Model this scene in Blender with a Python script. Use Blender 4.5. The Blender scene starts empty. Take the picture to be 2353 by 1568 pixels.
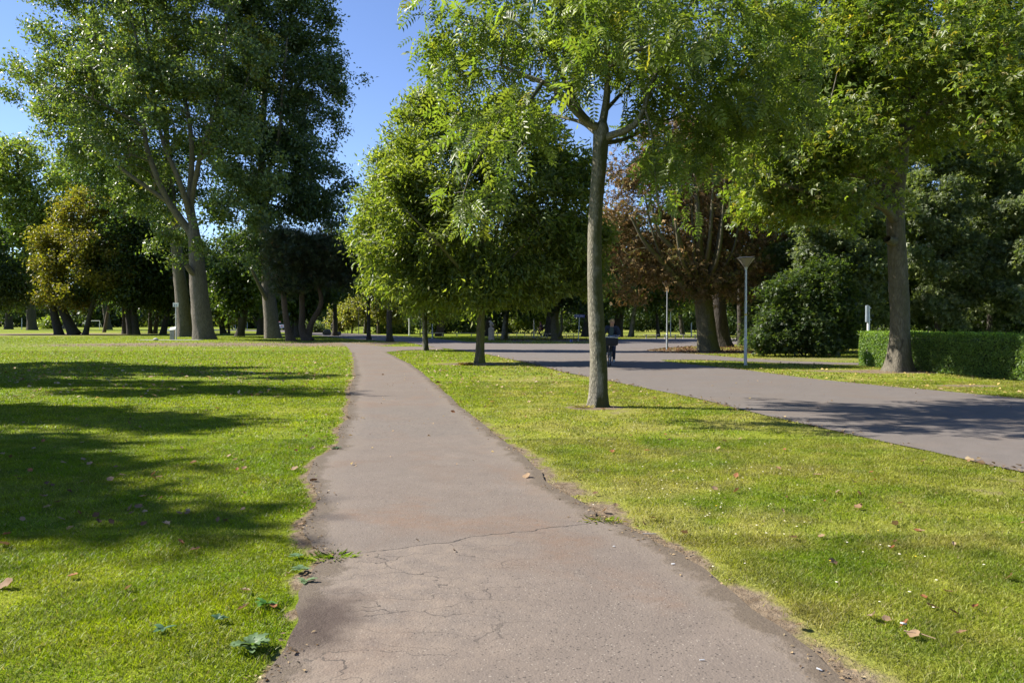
import bpy, bmesh, math, random
import numpy as np
from mathutils import Vector, Matrix
from mathutils.geometry import tessellate_polygon

R = math.radians
F = 1829.0; CX = 1176.0; CY = 784.0; EYE = 1.6      # photo measured at 2352 x 1568
PITCH = math.atan(42.0 / F)
cp, sp = math.cos(PITCH), math.sin(PITCH)
SUN_EL = 41.0
SUN_AZ = np.array([-0.974, 0.226])                   # horizontal direction towards the sun

scene = bpy.context.scene
COL = scene.collection

def ray(px, py):
    dx = (px - CX) / F; dy = (CY - py) / F
    return np.array([dx, cp + dy * sp, -sp + dy * cp])

def ground(px, py, z=0.0):
    d = ray(px, py); t = (z - EYE) / d[2]
    return np.array([d[0] * t, d[1] * t, z])

def at(px, py, Y):
    d = ray(px, py); t = Y / d[1]
    return np.array([d[0] * t, Y, EYE + d[2] * t])

# ------------------------------------------------------------------ objects
def tag(o, label=None, cat=None, group=None, kind=None):
    if label: o['label'] = label
    if cat: o['category'] = cat
    if group: o['group'] = group
    if kind: o['kind'] = kind
    return o

def link(o, parent=None):
    COL.objects.link(o)
    if parent is not None: o.parent = parent
    return o

def empty(name, loc, label, cat, group=None, rz=0.0):
    o = bpy.data.objects.new(name, None)
    o.empty_display_size = 0.2
    o.location = loc; o.rotation_euler = (0, 0, rz)
    link(o); tag(o, label, cat, group)
    return o

def copy_tree(o, parent=None):
    c = o.copy(); link(c)
    if parent is not None:
        c.parent = parent
    for ch in list(o.children):
        copy_tree(ch, c)
    return c

def np_mesh(name, verts, faces, mat=None, tint=None, smooth=False, attrs=None):
    """faces: (M,k) int array of one polygon size or list of such arrays"""
    if not isinstance(faces, list): faces = [faces]
    faces = [np.asarray(f, dtype=np.int32) for f in faces if len(f)]
    me = bpy.data.meshes.new(name)
    verts = np.asarray(verts, dtype=np.float32)
    me.vertices.add(len(verts)); me.vertices.foreach_set('co', verts.ravel())
    loops = np.concatenate([f.ravel() for f in faces])
    tot = np.concatenate([np.full(len(f), f.shape[1], dtype=np.int32) for f in faces])
    start = np.concatenate([[0], np.cumsum(tot)[:-1]]).astype(np.int32)
    me.loops.add(len(loops)); me.loops.foreach_set('vertex_index', loops)
    me.polygons.add(len(tot)); me.polygons.foreach_set('loop_start', start)
    try: me.polygons.foreach_set('loop_total', tot)
    except Exception: pass
    if smooth: me.polygons.foreach_set('use_smooth', np.ones(len(tot), dtype=bool))
    if tint is not None:
        a = me.attributes.new('tint', 'FLOAT_COLOR', 'POINT')
        rgba = np.ones((len(verts), 4), dtype=np.float32); rgba[:, :3] = tint
        a.data.foreach_set('color', rgba.ravel())
    for k, v in (attrs or {}).items():
        a = me.attributes.new(k, 'FLOAT', 'POINT'); a.data.foreach_set('value', np.asarray(v, dtype=np.float32))
    me.update(calc_edges=True)
    if mat: me.materials.append(mat)
    return me

def obj(name, me, parent=None, loc=None):
    o = bpy.data.objects.new(name, me)
    if loc is not None: o.location = loc
    return link(o, parent)

class MB:
    """collects simple shapes into one mesh"""
    def __init__(s): s.bm = bmesh.new()
    def _xf(s, vs, loc, rot):
        M = Matrix.Translation(Vector(loc)) @ (rot if rot is not None else Matrix.Identity(4))
        for v in vs: v.co = M @ v.co
    def box(s, loc, size, rot=None, bevel=0.0):
        r = bmesh.ops.create_cube(s.bm, size=1.0); vs = r['verts']
        for v in vs: v.co = Vector((v.co.x * size[0], v.co.y * size[1], v.co.z * size[2]))
        if bevel > 0:
            es = list({e for v in vs for e in v.link_edges})
            b = bmesh.ops.bevel(s.bm, geom=es, offset=bevel, segments=2, affect='EDGES', profile=0.5)
            vs = list({v for f in b['faces'] for v in f.verts} | {v for v in vs if v.is_valid})
        s._xf(vs, loc, rot); return s
    def cyl(s, p0, p1, r0, r1=None, n=12):
        p0 = Vector(p0); p1 = Vector(p1); r1 = r0 if r1 is None else r1
        d = p1 - p0
        r = bmesh.ops.create_cone(s.bm, cap_ends=True, segments=n, radius1=r0, radius2=max(r1, 1e-4), depth=d.length)
        s._xf(r['verts'], (p0 + p1) / 2, d.to_track_quat('Z', 'Y').to_matrix().to_4x4()); return s
    def torus(s, c, Rr, r, axis='X', n=28, m=6):
        vs = []
        for i in range(n):
            a = 2 * math.pi * i / n; row = []
            for j in range(m):
                b = 2 * math.pi * j / m
                q = (Rr + r * math.cos(b)); p = Vector((r * math.sin(b), q * math.cos(a), q * math.sin(a)))
                if axis == 'Z': p = Vector((p.y, p.z, p.x))
                row.append(s.bm.verts.new(p + Vector(c)))
            vs.append(row)
        for i in range(n):
            for j in range(m):
                s.bm.faces.new((vs[i][j], vs[(i + 1) % n][j], vs[(i + 1) % n][(j + 1) % m], vs[i][(j + 1) % m]))
        return s
    def lathe(s, prof, c=(0, 0, 0), n=20, sx=1.0, sy=1.0, cap=True):
        rows = []
        for (r, z) in prof:
            rows.append([s.bm.verts.new((c[0] + sx * r * math.cos(2 * math.pi * i / n), c[1] + sy * r * math.sin(2 * math.pi * i / n), c[2] + z)) for i in range(n)])
        for a, b in zip(rows, rows[1:]):
            for i in range(n): s.bm.faces.new((a[i], a[(i + 1) % n], b[(i + 1) % n], b[i]))
        if cap:
            s.bm.faces.new(rows[0][::-1]); s.bm.faces.new(rows[-1])
        return s
    def prism(s, pts, axis, d0, d1):
        """pts: 2-D outline, extruded along axis between d0 and d1"""
        def P(u, v, d): return {'X': (d, u, v), 'Y': (u, d, v), 'Z': (u, v, d)}[axis]
        a = [s.bm.verts.new(P(u, v, d0)) for u, v in pts]; b = [s.bm.verts.new(P(u, v, d1)) for u, v in pts]
        s.bm.faces.new(a); s.bm.faces.new(b[::-1])
        for i in range(len(pts)):
            j = (i + 1) % len(pts); s.bm.faces.new((a[i], b[i], b[j], a[j]))
        return s
    def ball(s, c, r, scale=(1, 1, 1), sub=2):
        q = bmesh.ops.create_icosphere(s.bm, subdivisions=sub, radius=r)
        for v in q['verts']: v.co = Vector((v.co.x * scale[0], v.co.y * scale[1], v.co.z * scale[2])) + Vector(c)
        return s
    def build(s, name, mat, parent=None, smooth=False, loc=None):
        bmesh.ops.recalc_face_normals(s.bm, faces=s.bm.faces)
        me = bpy.data.meshes.new(name); s.bm.to_mesh(me); s.bm.free()
        if smooth:
            for p in me.polygons: p.use_smooth = True
            try: me.set_sharp_from_angle(angle=R(40))
            except Exception: pass
        me.materials.append(mat)
        return obj(name, me, parent, loc)

# ------------------------------------------------------------------ noise in numpy
_rng0 = np.random.default_rng(11)
_LAT = _rng0.random((256, 256))
def vnoise(x, y, s, seed=0):
    x = np.asarray(x) / s + seed * 17.31; y = np.asarray(y) / s + seed * 9.77
    xi = np.floor(x).astype(int); yi = np.floor(y).astype(int)
    fx = x - xi; fy = y - yi
    fx = fx * fx * (3 - 2 * fx); fy = fy * fy * (3 - 2 * fy)
    a = _LAT[xi & 255, yi & 255]; b = _LAT[(xi + 1) & 255, yi & 255]
    c = _LAT[xi & 255, (yi + 1) & 255]; d = _LAT[(xi + 1) & 255, (yi + 1) & 255]
    return (a * (1 - fx) + b * fx) * (1 - fy) + (c * (1 - fx) + d * fx) * fy
def fbm(x, y, s, seed=0, o=3):
    v = 0; w = 0
    for k in range(o):
        v = v + vnoise(x, y, s / 2 ** k, seed + k) * 0.55 ** k; w += 0.55 ** k
    return v / w
def vnoise3(p, s, seed=0):
    return (vnoise(p[:, 0] + 3.1 * p[:, 2], p[:, 1], s, seed) + vnoise(p[:, 1], p[:, 2] + 0.37 * p[:, 0], s, seed + 5) + vnoise(p[:, 2], p[:, 0], s, seed + 9)) / 3

def inside(x, y, poly):
    poly = np.asarray(poly); res = np.zeros(len(x), dtype=bool)
    n = len(poly)
    for i in range(n):
        x0, y0 = poly[i][:2]; x1, y1 = poly[(i + 1) % n][:2]
        if y0 == y1: continue
        c = ((y0 > y) != (y1 > y)) & (x < (x1 - x0) * (y - y0) / (y1 - y0) + x0)
        res ^= c
    return res
def dist_poly(x, y, line):
    d = np.full(len(x), 1e9)
    for (x0, y0), (x1, y1) in zip(line, line[1:]):
        vx, vy = x1 - x0, y1 - y0; L = vx * vx + vy * vy + 1e-9
        t = np.clip(((x - x0) * vx + (y - y0) * vy) / L, 0, 1)
        d = np.minimum(d, np.hypot(x - x0 - t * vx, y - y0 - t * vy))
    return d

# ------------------------------------------------------------------ materials
def new_mat(name):
    m = bpy.data.materials.new(name); m.use_nodes = True
    nt = m.node_tree; nt.nodes.clear()
    out = nt.nodes.new('ShaderNodeOutputMaterial')
    return m, nt, out
def N(nt, kind, **kw):
    n = nt.nodes.new('ShaderNode' + kind)
    for k, v in kw.items():
        if k.startswith('i_'):
            key = k[2:].replace('_', ' ')
            n.inputs[key].default_value = v
        else: setattr(n, k, v)
    return n
def MATH(nt, op, a, b=None, clamp=False):
    n = nt.nodes.new('ShaderNodeMath'); n.operation = op; n.use_clamp = clamp
    for i, v in enumerate((a, b)):
        if v is None: continue
        if isinstance(v, (int, float)): n.inputs[i].default_value = v
        else: nt.links.new(v, n.inputs[i])
    return n.outputs[0]
def MIX(nt, fac, a, b, blend='MIX'):
    n = nt.nodes.new('ShaderNodeMix'); n.data_type = 'RGBA'; n.blend_type = blend; n.clamp_factor = True
    for s, v in ((n.inputs[0], fac), (n.inputs[6], a), (n.inputs[7], b)):
        if isinstance(v, (int, float)): s.default_value = v
        elif isinstance(v, tuple): s.default_value = (*v, 1) if len(v) == 3 else v
        else: nt.links.new(v, s)
    return n.outputs[2]
def RAMP(nt, src, stops, interp='LINEAR'):
    n = nt.nodes.new('ShaderNodeValToRGB'); n.color_ramp.interpolation = interp
    e = n.color_ramp.elements
    while len(e) < len(stops): e.new(0.5)
    for q, (p, c) in zip(e, stops):
        q.position = p; q.color = (*c, 1) if isinstance(c, tuple) else (c, c, c, 1)
    nt.links.new(src, n.inputs[0]); return n.outputs[0]
def NOISE(nt, vec, scale, detail=4, rough=0.55, dist=0.0):
    n = N(nt, 'TexNoise'); n.inputs['Scale'].default_value = scale; n.inputs['Detail'].default_value = detail
    n.inputs['Roughness'].default_value = rough; n.inputs['Distortion'].default_value = dist
    if vec is not None: nt.links.new(vec, n.inputs['Vector'])
    return n.outputs['Fac']
def VORO(nt, vec, scale, feature='F1', rand=1.0):
    n = N(nt, 'TexVoronoi', feature=feature); n.inputs['Scale'].default_value = scale
    n.inputs['Randomness'].default_value = rand
    if vec is not None: nt.links.new(vec, n.inputs['Vector'])
    return n
def MAPV(nt, vec, scale=(1, 1, 1), loc=(0, 0, 0)):
    n = N(nt, 'Mapping'); n.inputs['Scale'].default_value = scale; n.inputs['Location'].default_value = loc
    nt.links.new(vec, n.inputs['Vector']); return n.outputs[0]
def BUMP(nt, h, strength, dist):
    n = N(nt, 'Bump'); n.inputs['Strength'].default_value = strength; n.inputs['Distance'].default_value = dist
    nt.links.new(h, n.inputs['Height']); return n.outputs[0]
def PRIN(nt, out, color, rough=0.6, spec=0.5, metal=0.0, normal=None):
    p = N(nt, 'BsdfPrincipled')
    for key, v in (('Base Color', color), ('Roughness', rough), ('Metallic', metal), ('Specular IOR Level', spec)):
        if isinstance(v, (int, float)): p.inputs[key].default_value = v
        elif isinstance(v, tuple): p.inputs[key].default_value = (*v, 1)
        else: nt.links.new(v, p.inputs[key])
    if normal is not None: nt.links.new(normal, p.inputs['Normal'])
    if out is not None: nt.links.new(p.outputs[0], out.inputs[0])
    return p

def mat_leaf(name, rough=0.42, spec=0.45, trans=0.42, tmul=(1.65, 1.75, 0.55)):
    m, nt, out = new_mat(name)
    a = N(nt, 'Attribute', attribute_name='tint')
    p = PRIN(nt, None, a.outputs['Color'], rough, spec)
    t = N(nt, 'BsdfTranslucent')
    nt.links.new(MIX(nt, 1.0, a.outputs['Color'], tmul, 'MULTIPLY'), t.inputs[0])
    mx = N(nt, 'MixShader'); mx.inputs[0].default_value = trans
    nt.links.new(p.outputs[0], mx.inputs[1]); nt.links.new(t.outputs[0], mx.inputs[2])
    nt.links.new(mx.outputs[0], out.inputs[0])
    return m

def mat_bark(name, dark, light, moss_shade, moss_shade_amt, scale=6.0, bump=0.03, zsq=0.22, ridge_w=0.35):
    m, nt, out = new_mat(name)
    tc = N(nt, 'TexCoord').outputs['Object']
    v1 = MAPV(nt, tc, (scale, scale, scale * zsq))
    n1 = NOISE(nt, v1, 1.6, 8, 0.65, 0.7)
    vo = VORO(nt, v1, 2.2, 'DISTANCE_TO_EDGE').outputs['Distance']
    ridge = MATH(nt, 'MULTIPLY', MATH(nt, 'MINIMUM', vo, 0.35), 2.2)
    h = MATH(nt, 'ADD', MATH(nt, 'MULTIPLY', ridge, ridge_w), MATH(nt, 'MULTIPLY', n1, 1.1 - 0.7 * ridge_w))
    c = RAMP(nt, h, [(0.2, dark), (0.75, light)])
    big = NOISE(nt, MAPV(nt, tc, (1.3, 1.3, 0.5)), 1.5, 5, 0.6)
    c = MIX(nt, MATH(nt, 'MULTIPLY', RAMP(nt, big, [(0.35, 0.0), (0.7, 1.0)]), 0.5), c, tuple(0.62 * (x) for x in light))
    scar = NOISE(nt, MAPV(nt, tc, (2.6, 2.6, 1.5)), 2.0, 4, 0.6, 1.2)
    c = MIX(nt, RAMP(nt, scar, [(0.30, 0.65), (0.42, 0.0)]), c, tuple(0.7 * q for q in dark))
    c = MIX(nt, RAMP(nt, scar, [(0.66, 0.0), (0.74, 0.45)]), c, tuple(1.25 * q for q in light))
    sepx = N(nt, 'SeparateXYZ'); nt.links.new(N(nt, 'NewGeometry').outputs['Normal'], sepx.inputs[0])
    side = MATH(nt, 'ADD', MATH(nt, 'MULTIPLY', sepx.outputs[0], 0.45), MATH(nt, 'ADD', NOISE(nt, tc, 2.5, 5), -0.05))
    mf = MATH(nt, 'MULTIPLY', RAMP(nt, side, [(0.32, 0.0), (0.62, 1.0)]), moss_shade_amt)
    c = MIX(nt, mf, c, MIX(nt, h, tuple(0.45 * q for q in moss_shade), moss_shade))  # right-facing bark: moss, with painted shade as well in young_bark
    PRIN(nt, out, c, 0.9, 0.15, 0, BUMP(nt, h, 0.9, bump))
    return m

def mat_plain(name, color, rough=0.5, metal=0.0, spec=0.5, var=0.15, vscale=3.0, bump=0.0):
    m, nt, out = new_mat(name)
    tc = N(nt, 'TexCoord').outputs['Object']
    n = NOISE(nt, tc, vscale, 6, 0.6)
    c = MIX(nt, RAMP(nt, n, [(0.3, 0.0), (0.7, 1.0)]), tuple(q * (1 - var) for q in color), tuple(min(1, q * (1 + var)) for q in color))
    rr = MATH(nt, 'ADD', MATH(nt, 'MULTIPLY', n, 0.2), rough - 0.1)
    nrm = BUMP(nt, NOISE(nt, tc, vscale * 8, 4), 0.5, bump) if bump else None
    PRIN(nt, out, c, rr, spec, metal, nrm)
    return m
# ------------------------------------------------------------------ leaves
def leaf_simple(w=0.5, fold=0.10, droop=0.12):
    v = np.array([(0, 0, 0), (0.42, w / 2, fold), (1, 0, -droop), (0.42, -w / 2, fold)])
    return v, np.array([(0, 2, 1), (0, 3, 2)])
def leaf_lobed():
    v = [(0, 0, 0)]; t = []
    for ang, L, w in ((0, 1.0, 0.42), (58, 0.78, 0.34), (-58, 0.78, 0.34)):
        c, s = math.cos(R(ang)), math.sin(R(ang)); k = len(v)
        for (x, y, z) in ((0.5, w / 2, 0.05), (1, 0, -0.1), (0.5, -w / 2, 0.05)):
            v.append((L * (x * c - y * s), L * (x * s + y * c), z))
        t += [(0, k + 1, k), (0, k + 2, k + 1)]
    return np.array(v), np.array(t)
def leaf_pinnate(pairs=5):
    v = []; t = []
    def leaflet(x0, ang, L, z0):
        c, s = math.cos(ang), math.sin(ang); k = len(v)
        for (x, y, z) in ((0, 0, 0), (0.42, 0.21, 0.05), (1, 0, -0.22), (0.42, -0.21, 0.05)):
            v.append((x0 + L * (x * c - y * s), L * (x * s + y * c), z0 + z * L))
        t.extend([(k, k + 2, k + 1), (k, k + 3, k + 2)])
    def dz(x): return -0.45 * x * x
    for i in range(pairs):
        x = 0.16 + 0.74 * i / (pairs - 1); L = 0.33 - 0.06 * abs(i - 2.2) / 3
        for sg in (1, -1): leaflet(x, sg * R(68 - 4 * i), L, dz(x))
    leaflet(0.95, 0, 0.28, dz(0.95))
    k = len(v)                                       # the leaf stalk
    for x in (0, 0.5, 0.98):
        v.append((x, 0.006, dz(x))); v.append((x, -0.006, dz(x)))
    t += [(k, k + 1, k + 3), (k, k + 3, k + 2), (k + 2, k + 3, k + 5), (k + 2, k + 5, k + 4)]
    return np.array(v), np.array(t)
def leaf_needles(n=9, seed=3):
    rg = np.random.default_rng(seed); v = []; t = []
    for i in range(n):
        a = rg.uniform(-0.9, 0.9); b = rg.uniform(-0.5, 0.7); L = rg.uniform(0.7, 1.0); k = len(v)
        d = np.array([math.cos(a), math.sin(a), b]); d /= np.linalg.norm(d); p = np.array([-d[1], d[0], 0.2]) * 0.035
        v += [tuple(p), tuple(-p), tuple(d * L)]; t.append((k, k + 1, k + 2))
    return np.array(v), np.array(t)
LEAF = {'simple': leaf_simple(0.55), 'slim': leaf_simple(0.36, 0.06, 0.2), 'round': leaf_simple(0.9, 0.1, 0.1),
        'lobed': leaf_lobed(), 'pinnate': leaf_pinnate(), 'needle': leaf_needles()}

LEAF_GAIN = 1.35
def norm(a): return a / (np.linalg.norm(a, axis=-1, keepdims=True) + 1e-9)

def place(T, pos, dirs, nrm, size):
    V, tri = T
    x = norm(dirs); z = norm(nrm - x * np.sum(nrm * x, 1, keepdims=True)); y = np.cross(z, x)
    out = pos[:, None, :] + size[:, None, None] * (V[None, :, 0:1] * x[:, None] + V[None, :, 1:2] * y[:, None] + V[None, :, 2:3] * z[:, None])
    K = len(V); idx = tri[None] + (np.arange(len(pos)) * K)[:, None, None]
    return out.reshape(-1, 3), idx.reshape(-1, 3)

def tints(rg, n, palette, jit=0.22):
    """palette: [(rgb, weight)] in linear colour"""
    c = np.array([p[0] for p in palette]); w = np.array([p[1] for p in palette], float); w /= w.sum()
    a = c[rg.choice(len(c), n, p=w)]; b = c[rg.choice(len(c), n, p=w)]
    m = rg.random((n, 1)) * 0.35
    return np.clip((a * (1 - m) + b * m) * (1 + jit * rg.standard_normal((n, 1))).clip(0.5, 1.7), 0.002, 0.9)

# ------------------------------------------------------------------ skeleton
def tube(pts, rad, sides, flare=None, seed=0, lump=0.0):
    P = np.asarray(pts, float); n = len(P)
    T = np.gradient(P, axis=0); T = norm(T)
    up = np.array([1.0, 0.1, 0.0]) if abs(T[0, 0]) < 0.9 else np.array([0, 1.0, 0])
    U = np.zeros_like(P); u = up
    for i in range(n):
        u = u - T[i] * np.dot(u, T[i]); u = u / (np.linalg.norm(u) + 1e-9); U[i] = u
    W = np.cross(T, U)
    th = np.arange(sides) * 2 * math.pi / sides
    r = np.asarray(rad, float)[:, None] * np.ones((1, sides))
    if flare:
        amt, hf, k = flare
        z = (P[:, 2] - P[0, 2])[:, None]; ph = seed * 1.7
        lob = 0.55 + 0.45 * np.cos(k * th + ph) * np.cos(2 * th + ph * 2.3)
        r = r * (1 + amt * np.exp(-z / hf) * lob[None])
    if lump:
        q = vnoise(th[None] * 1.3 + 0 * P[:, 2:3], P[:, 2:3] * 1.6 + 0 * th[None], 1.0, seed) - 0.5
        r = r * (1 + lump * q)
    V = P[:, None] + r[..., None] * (np.cos(th)[None, :, None] * U[:, None] + np.sin(th)[None, :, None] * W[:, None])
    i = np.arange(n - 1)[:, None] * sides; j = np.arange(sides)[None]; jn = (j + 1) % sides
    Fq = np.stack([i + j, i + jn, i + sides + jn, i + sides + j], -1).reshape(-1, 4)
    return V.reshape(-1, 3), Fq

def resample(P, step):
    P = np.asarray(P, float); d = np.concatenate([[0], np.cumsum(np.linalg.norm(np.diff(P[:, :3], axis=0), axis=1))])
    n = max(3, int(d[-1] / step) + 1); s = np.linspace(0, d[-1], n)
    # smooth (Catmull-like) by fine interpolation and averaging
    Q = np.stack([np.interp(s, d, P[:, k]) for k in range(P.shape[1])], 1)
    for _ in range(2):
        Q[1:-1] = (Q[:-2] + 2 * Q[1:-1] + Q[2:]) / 4
    return Q

class Skel:
    def __init__(s): s.p = []; s.par = []; s.r = []; s.top = []
    def add(s, p, par, r=0.0, top=False):
        s.p.append(np.asarray(p, float)); s.par.append(par); s.r.append(r); s.top.append(top); return len(s.p) - 1
    def chain(s, P, par=-1, top=True):
        """P rows x,y,z,r"""
        ids = []
        for q in P:
            par = s.add(q[:3], par, q[3], top); ids.append(par)
        return ids
    def nearest(s, p):
        A = np.array(s.p); return int(np.argmin(np.linalg.norm(A - p, axis=1)))

def grow(sk, att, rg, step, wob=0.12, up_pen=0.8, tip_r=0.012):
    A = np.array(sk.p); P = list(sk.p)
    d0 = np.array([np.min(np.linalg.norm(A - a, axis=1)) for a in att])
    order = np.argsort(d0)
    buf = np.zeros((len(P) + len(att) * 14 + 10, 3)); n = len(P); buf[:n] = A
    low = A[0, 2] + 0.25 * (A[:, 2].max() - A[0, 2])
    tips = []
    for k in order:
        a = att[k]; B = buf[:n]
        d = a - B; L = np.linalg.norm(d, axis=1)
        cost = L + up_pen * np.maximum(0, -d[:, 2]) + np.where(B[:, 2] < low, 3.0, 0)
        j = int(np.argmin(cost)); dist = L[j]
        m = int(min(12, max(2, round(dist / step))))
        pj = sk.par[j]; base_dir = (B[j] - buf[pj]) if pj >= 0 else np.array([0, 0, 1.0])
        base_dir = base_dir / (np.linalg.norm(base_dir) + 1e-9)
        c1 = B[j] + base_dir * dist * 0.3 + np.array([0, 0, 0.08 * dist])
        c2 = a - np.array([0, 0, -0.05 * dist]) + rg.normal(0, 0.08 * dist, 3)
        p0 = B[j].copy(); par = j
        for i in range(1, m + 1):
            t = i / m
            q = (1 - t) ** 3 * p0 + 3 * (1 - t) ** 2 * t * c1 + 3 * (1 - t) * t * t * c2 + t ** 3 * a
            if i < m: q = q + rg.normal(0, wob * step * 0.5, 3)
            par = sk.add(q, par); buf[n] = q; n += 1
        tips.append(par)
    return tips

def radii(sk, tip_r, e=2.3):
    n = len(sk.p); acc = np.zeros(n)
    r = np.zeros(n)
    for i in range(n - 1, -1, -1):
        g = acc[i] ** (1 / e) if acc[i] > 0 else tip_r
        r[i] = sk.r[i] if sk.r[i] > 0 else max(g, tip_r)
        p = sk.par[i]
        if p >= 0: acc[p] += (r[i] if sk.r[i] <= 0 else g) ** e
    for i in range(n):                                # a branch never thicker than what carries it
        p = sk.par[i]
        if p >= 0 and sk.r[i] <= 0: r[i] = min(r[i], r[p] * 0.85)
    return r

def tubes(sk, r, min_r, n_big):
    n = len(sk.p); kids = [[] for _ in range(n)]
    for i, p in enumerate(sk.par):
        if p >= 0: kids[p].append(i)
    done = np.zeros(n, bool); parts = []
    V = []; Fq = []; off = 0
    stack = []
    roots = [i for i in range(n) if sk.par[i] < 0]
    for rt in roots: stack.append((rt, None))
    while stack:
        st, frm = stack.pop()
        ch = [st]
        while True:
            c = [k for k in kids[ch[-1]] if not (sk.top[k] and not sk.top[ch[-1]])]
            if not c: break
            same = [k for k in c if k == ch[-1] + 1]
            nx = same[0] if (sk.top[ch[-1]] and same and sk.top[same[0]]) else max(c, key=lambda k: r[k])
            for k in c:
                if k != nx: stack.append((k, ch[-1]))
            ch.append(nx)
        main = frm is None
        if not main:
            if r[ch[0]] < min_r: continue
        pts = [sk.p[i] for i in ch]; rr = [r[i] for i in ch]
        if not main:
            pts = [sk.p[frm]] + pts; rr = [min(rr[0] * 1.15, r[frm] * 0.9)] + rr
        if len(pts) < 2: continue
        parts.append((main, np.array(pts), np.array(rr)))
    return parts

def merge(parts):
    V = []; Fq = []; off = 0
    for v, f in parts:
        V.append(v); Fq.append(f + off); off += len(v)
    return np.concatenate(V), np.concatenate(Fq)

# ------------------------------------------------------------------ a tree measured on the photo
def tree(name, label, cat, base, trunk, blobs, mats, palette, limbs=(), natt=200, nleaf=8000, leaf='simple', size=0.2,
         sig=None, seed=1, group=None, min_r=0.0, tip_r=0.012, droop=0.25, flare=(0.7, 0.4, 5), step=None, sides=16,
         shell=0.28, dens=0.35, lump=0.12, Y=None, thin=0.0, outw=0.5, extra_roots=(), upbias=0.6, crown_tint=None, ssd=0.25, nscale=0.45, clear=(), nout=0.4, front=()):
    """trunk: (px, py, radius m, dy m); blobs: (px, py, rx px, rz px[, dy m[, ry m]]); limbs: (r0, r1, [(px,py,dy)...])"""
    rg = np.random.default_rng(seed)
    B = ground(*base) if Y is None else at(base[0], base[1], Y)
    B[2] = 0.0
    Y0 = B[1]; s = F / Y0
    def loc(px, py, dy=0.0): return at(px, py, Y0 + dy) - B
    sk = Skel(); step = step or 0.5
    T = np.array([[*loc(px, py, dy), r] for (px, py, r, dy) in [(t + (0.0,))[:4] for t in trunk]])
    T[0, :3] = (0, 0, -0.15)
    ids = sk.chain(resample(T, max(step * 0.7, 0.12)))
    for lm in limbs:
        r0, r1, pts = lm
        L = np.array([[*loc(px, py, dy), 0.0] for (px, py, dy) in [(q + (0.0,))[:3] for q in pts]])
        L[:, 3] = np.linspace(r0, r1, len(L))
        L = resample(L, step * 0.8)
        sk.chain(L[1:], sk.nearest(L[0, :3]), False)
    for er in extra_roots:                                # further stems of the same tree
        L = np.array([[*loc(px, py, dy), r] for (px, py, r, dy) in er]); L[0, 2] = -0.15
        sk.chain(resample(L, step * 0.7))
    bl = []
    for b in blobs:
        b = tuple(b) + (0.0,) * (5 - len(b)) if len(b) < 5 else tuple(b)
        c = loc(b[0], b[1], b[4]); k = (Y0 + b[4]) / F
        ry = b[5] if len(b) > 5 else 0.85 * b[2] * k
        bl.append((c, np.array([b[2] * k, ry, b[3] * k])))
    vol = np.array([np.prod(q[1]) ** 0.75 for q in bl]); vol /= vol.sum()
    att = np.zeros((0, 3))
    while len(att) < natt:
        m = natt * 2; w = rg.choice(len(bl), m, p=vol)
        d = norm(rg.standard_normal((m, 3))); rad = rg.random((m, 1)) ** shell
        C = np.array([bl[i][0] for i in w]); Rr = np.array([bl[i][1] for i in w])
        lobe = 0.70 + 0.62 * vnoise3(d + C * 0.37, 0.42, seed + 3)[:, None]
        stray = 1 + np.where(rg.random((m, 1)) < 0.12, 0.30 * np.abs(rg.standard_normal((m, 1))), 0)
        q = C + d * rad * Rr * lobe * stray
        keep = (vnoise3(q + 50, np.mean([x[1][0] for x in bl]) * nscale, seed) > dens) & (q[:, 2] > 0.25 * abs(T[:, 2].max()) * 0 + 0.3)
        att = np.concatenate([att, q[keep]])
    att = att[:natt]
    tips = grow(sk, att, rg, step, tip_r=tip_r)
    r = radii(sk, tip_r)
    parts = tubes(sk, r, min_r, sides)
    root = empty(name, B, label, cat, group)
    big = []; small = []
    for (main, P, rr) in parts:
        if main: big.append(tube(P, rr, sides, flare, seed, lump))
        else:
            sd = 10 if rr[0] > 0.08 else (6 if rr[0] > 0.025 else 4)
            small.append(tube(P, rr, sd, None, seed, lump if sd == 10 else 0))
    v, f = merge(big + small); obj('trunk', np_mesh('trunk', v, f, mats[1], smooth=True), root)
    # leaves sit round the last stretch of every twig
    P = np.array(sk.p)
    tp = np.array(tips); par = np.array(sk.par)
    sites = [P[tp]]; dirs = [norm(P[tp] - P[par[tp]])]
    q = par[tp]; sites.append(P[q]); dirs.append(dirs[0])
    S = np.concatenate(sites); D = np.concatenate(dirs)
    cen = np.mean(np.array([b[0] for b in bl]), 0)
    sig = sig or step * 0.8
    n = nleaf; w = rg.choice(len(S), n, p=np.concatenate([np.full(len(tp), 0.68), np.full(len(tp), 0.32)]) / len(tp))
    pos = S[w] + rg.standard_normal((n, 3)) * sig * np.array([1, 1, 0.75])
    pos[:, 2] = np.maximum(pos[:, 2], 0.15)
    for (qx, qy, qr) in clear:                            # bare wood round the fork
        c0 = loc(qx, qy); ok = (np.hypot(pos[:, 0] - c0[0], pos[:, 2] - c0[2]) > qr) | (np.abs(pos[:, 1]) > 2.2); pos = pos[ok]; w = w[ok]
    for (line, rr, dep) in front:                         # limbs left bare towards the road side
        Lp = [loc(a_, b_) for a_, b_ in line]; dd = dist_poly(pos[:, 0], pos[:, 2], [(q[0], q[2]) for q in Lp])
        ok = (dd > rr) | (pos[:, 1] > dep) | (rg.random(len(pos)) < 0.10); pos = pos[ok]; w = w[ok]
    n = len(pos)
    outv = norm(pos - cen)
    dr = norm(rg.standard_normal((n, 3)) + outw * outv + 0.5 * D[w] + np.array([0, 0, -droop * 2]))
    nr = norm(rg.standard_normal((n, 3)) * 0.7 + np.array([0, 0, upbias]) + nout * outv)
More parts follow.
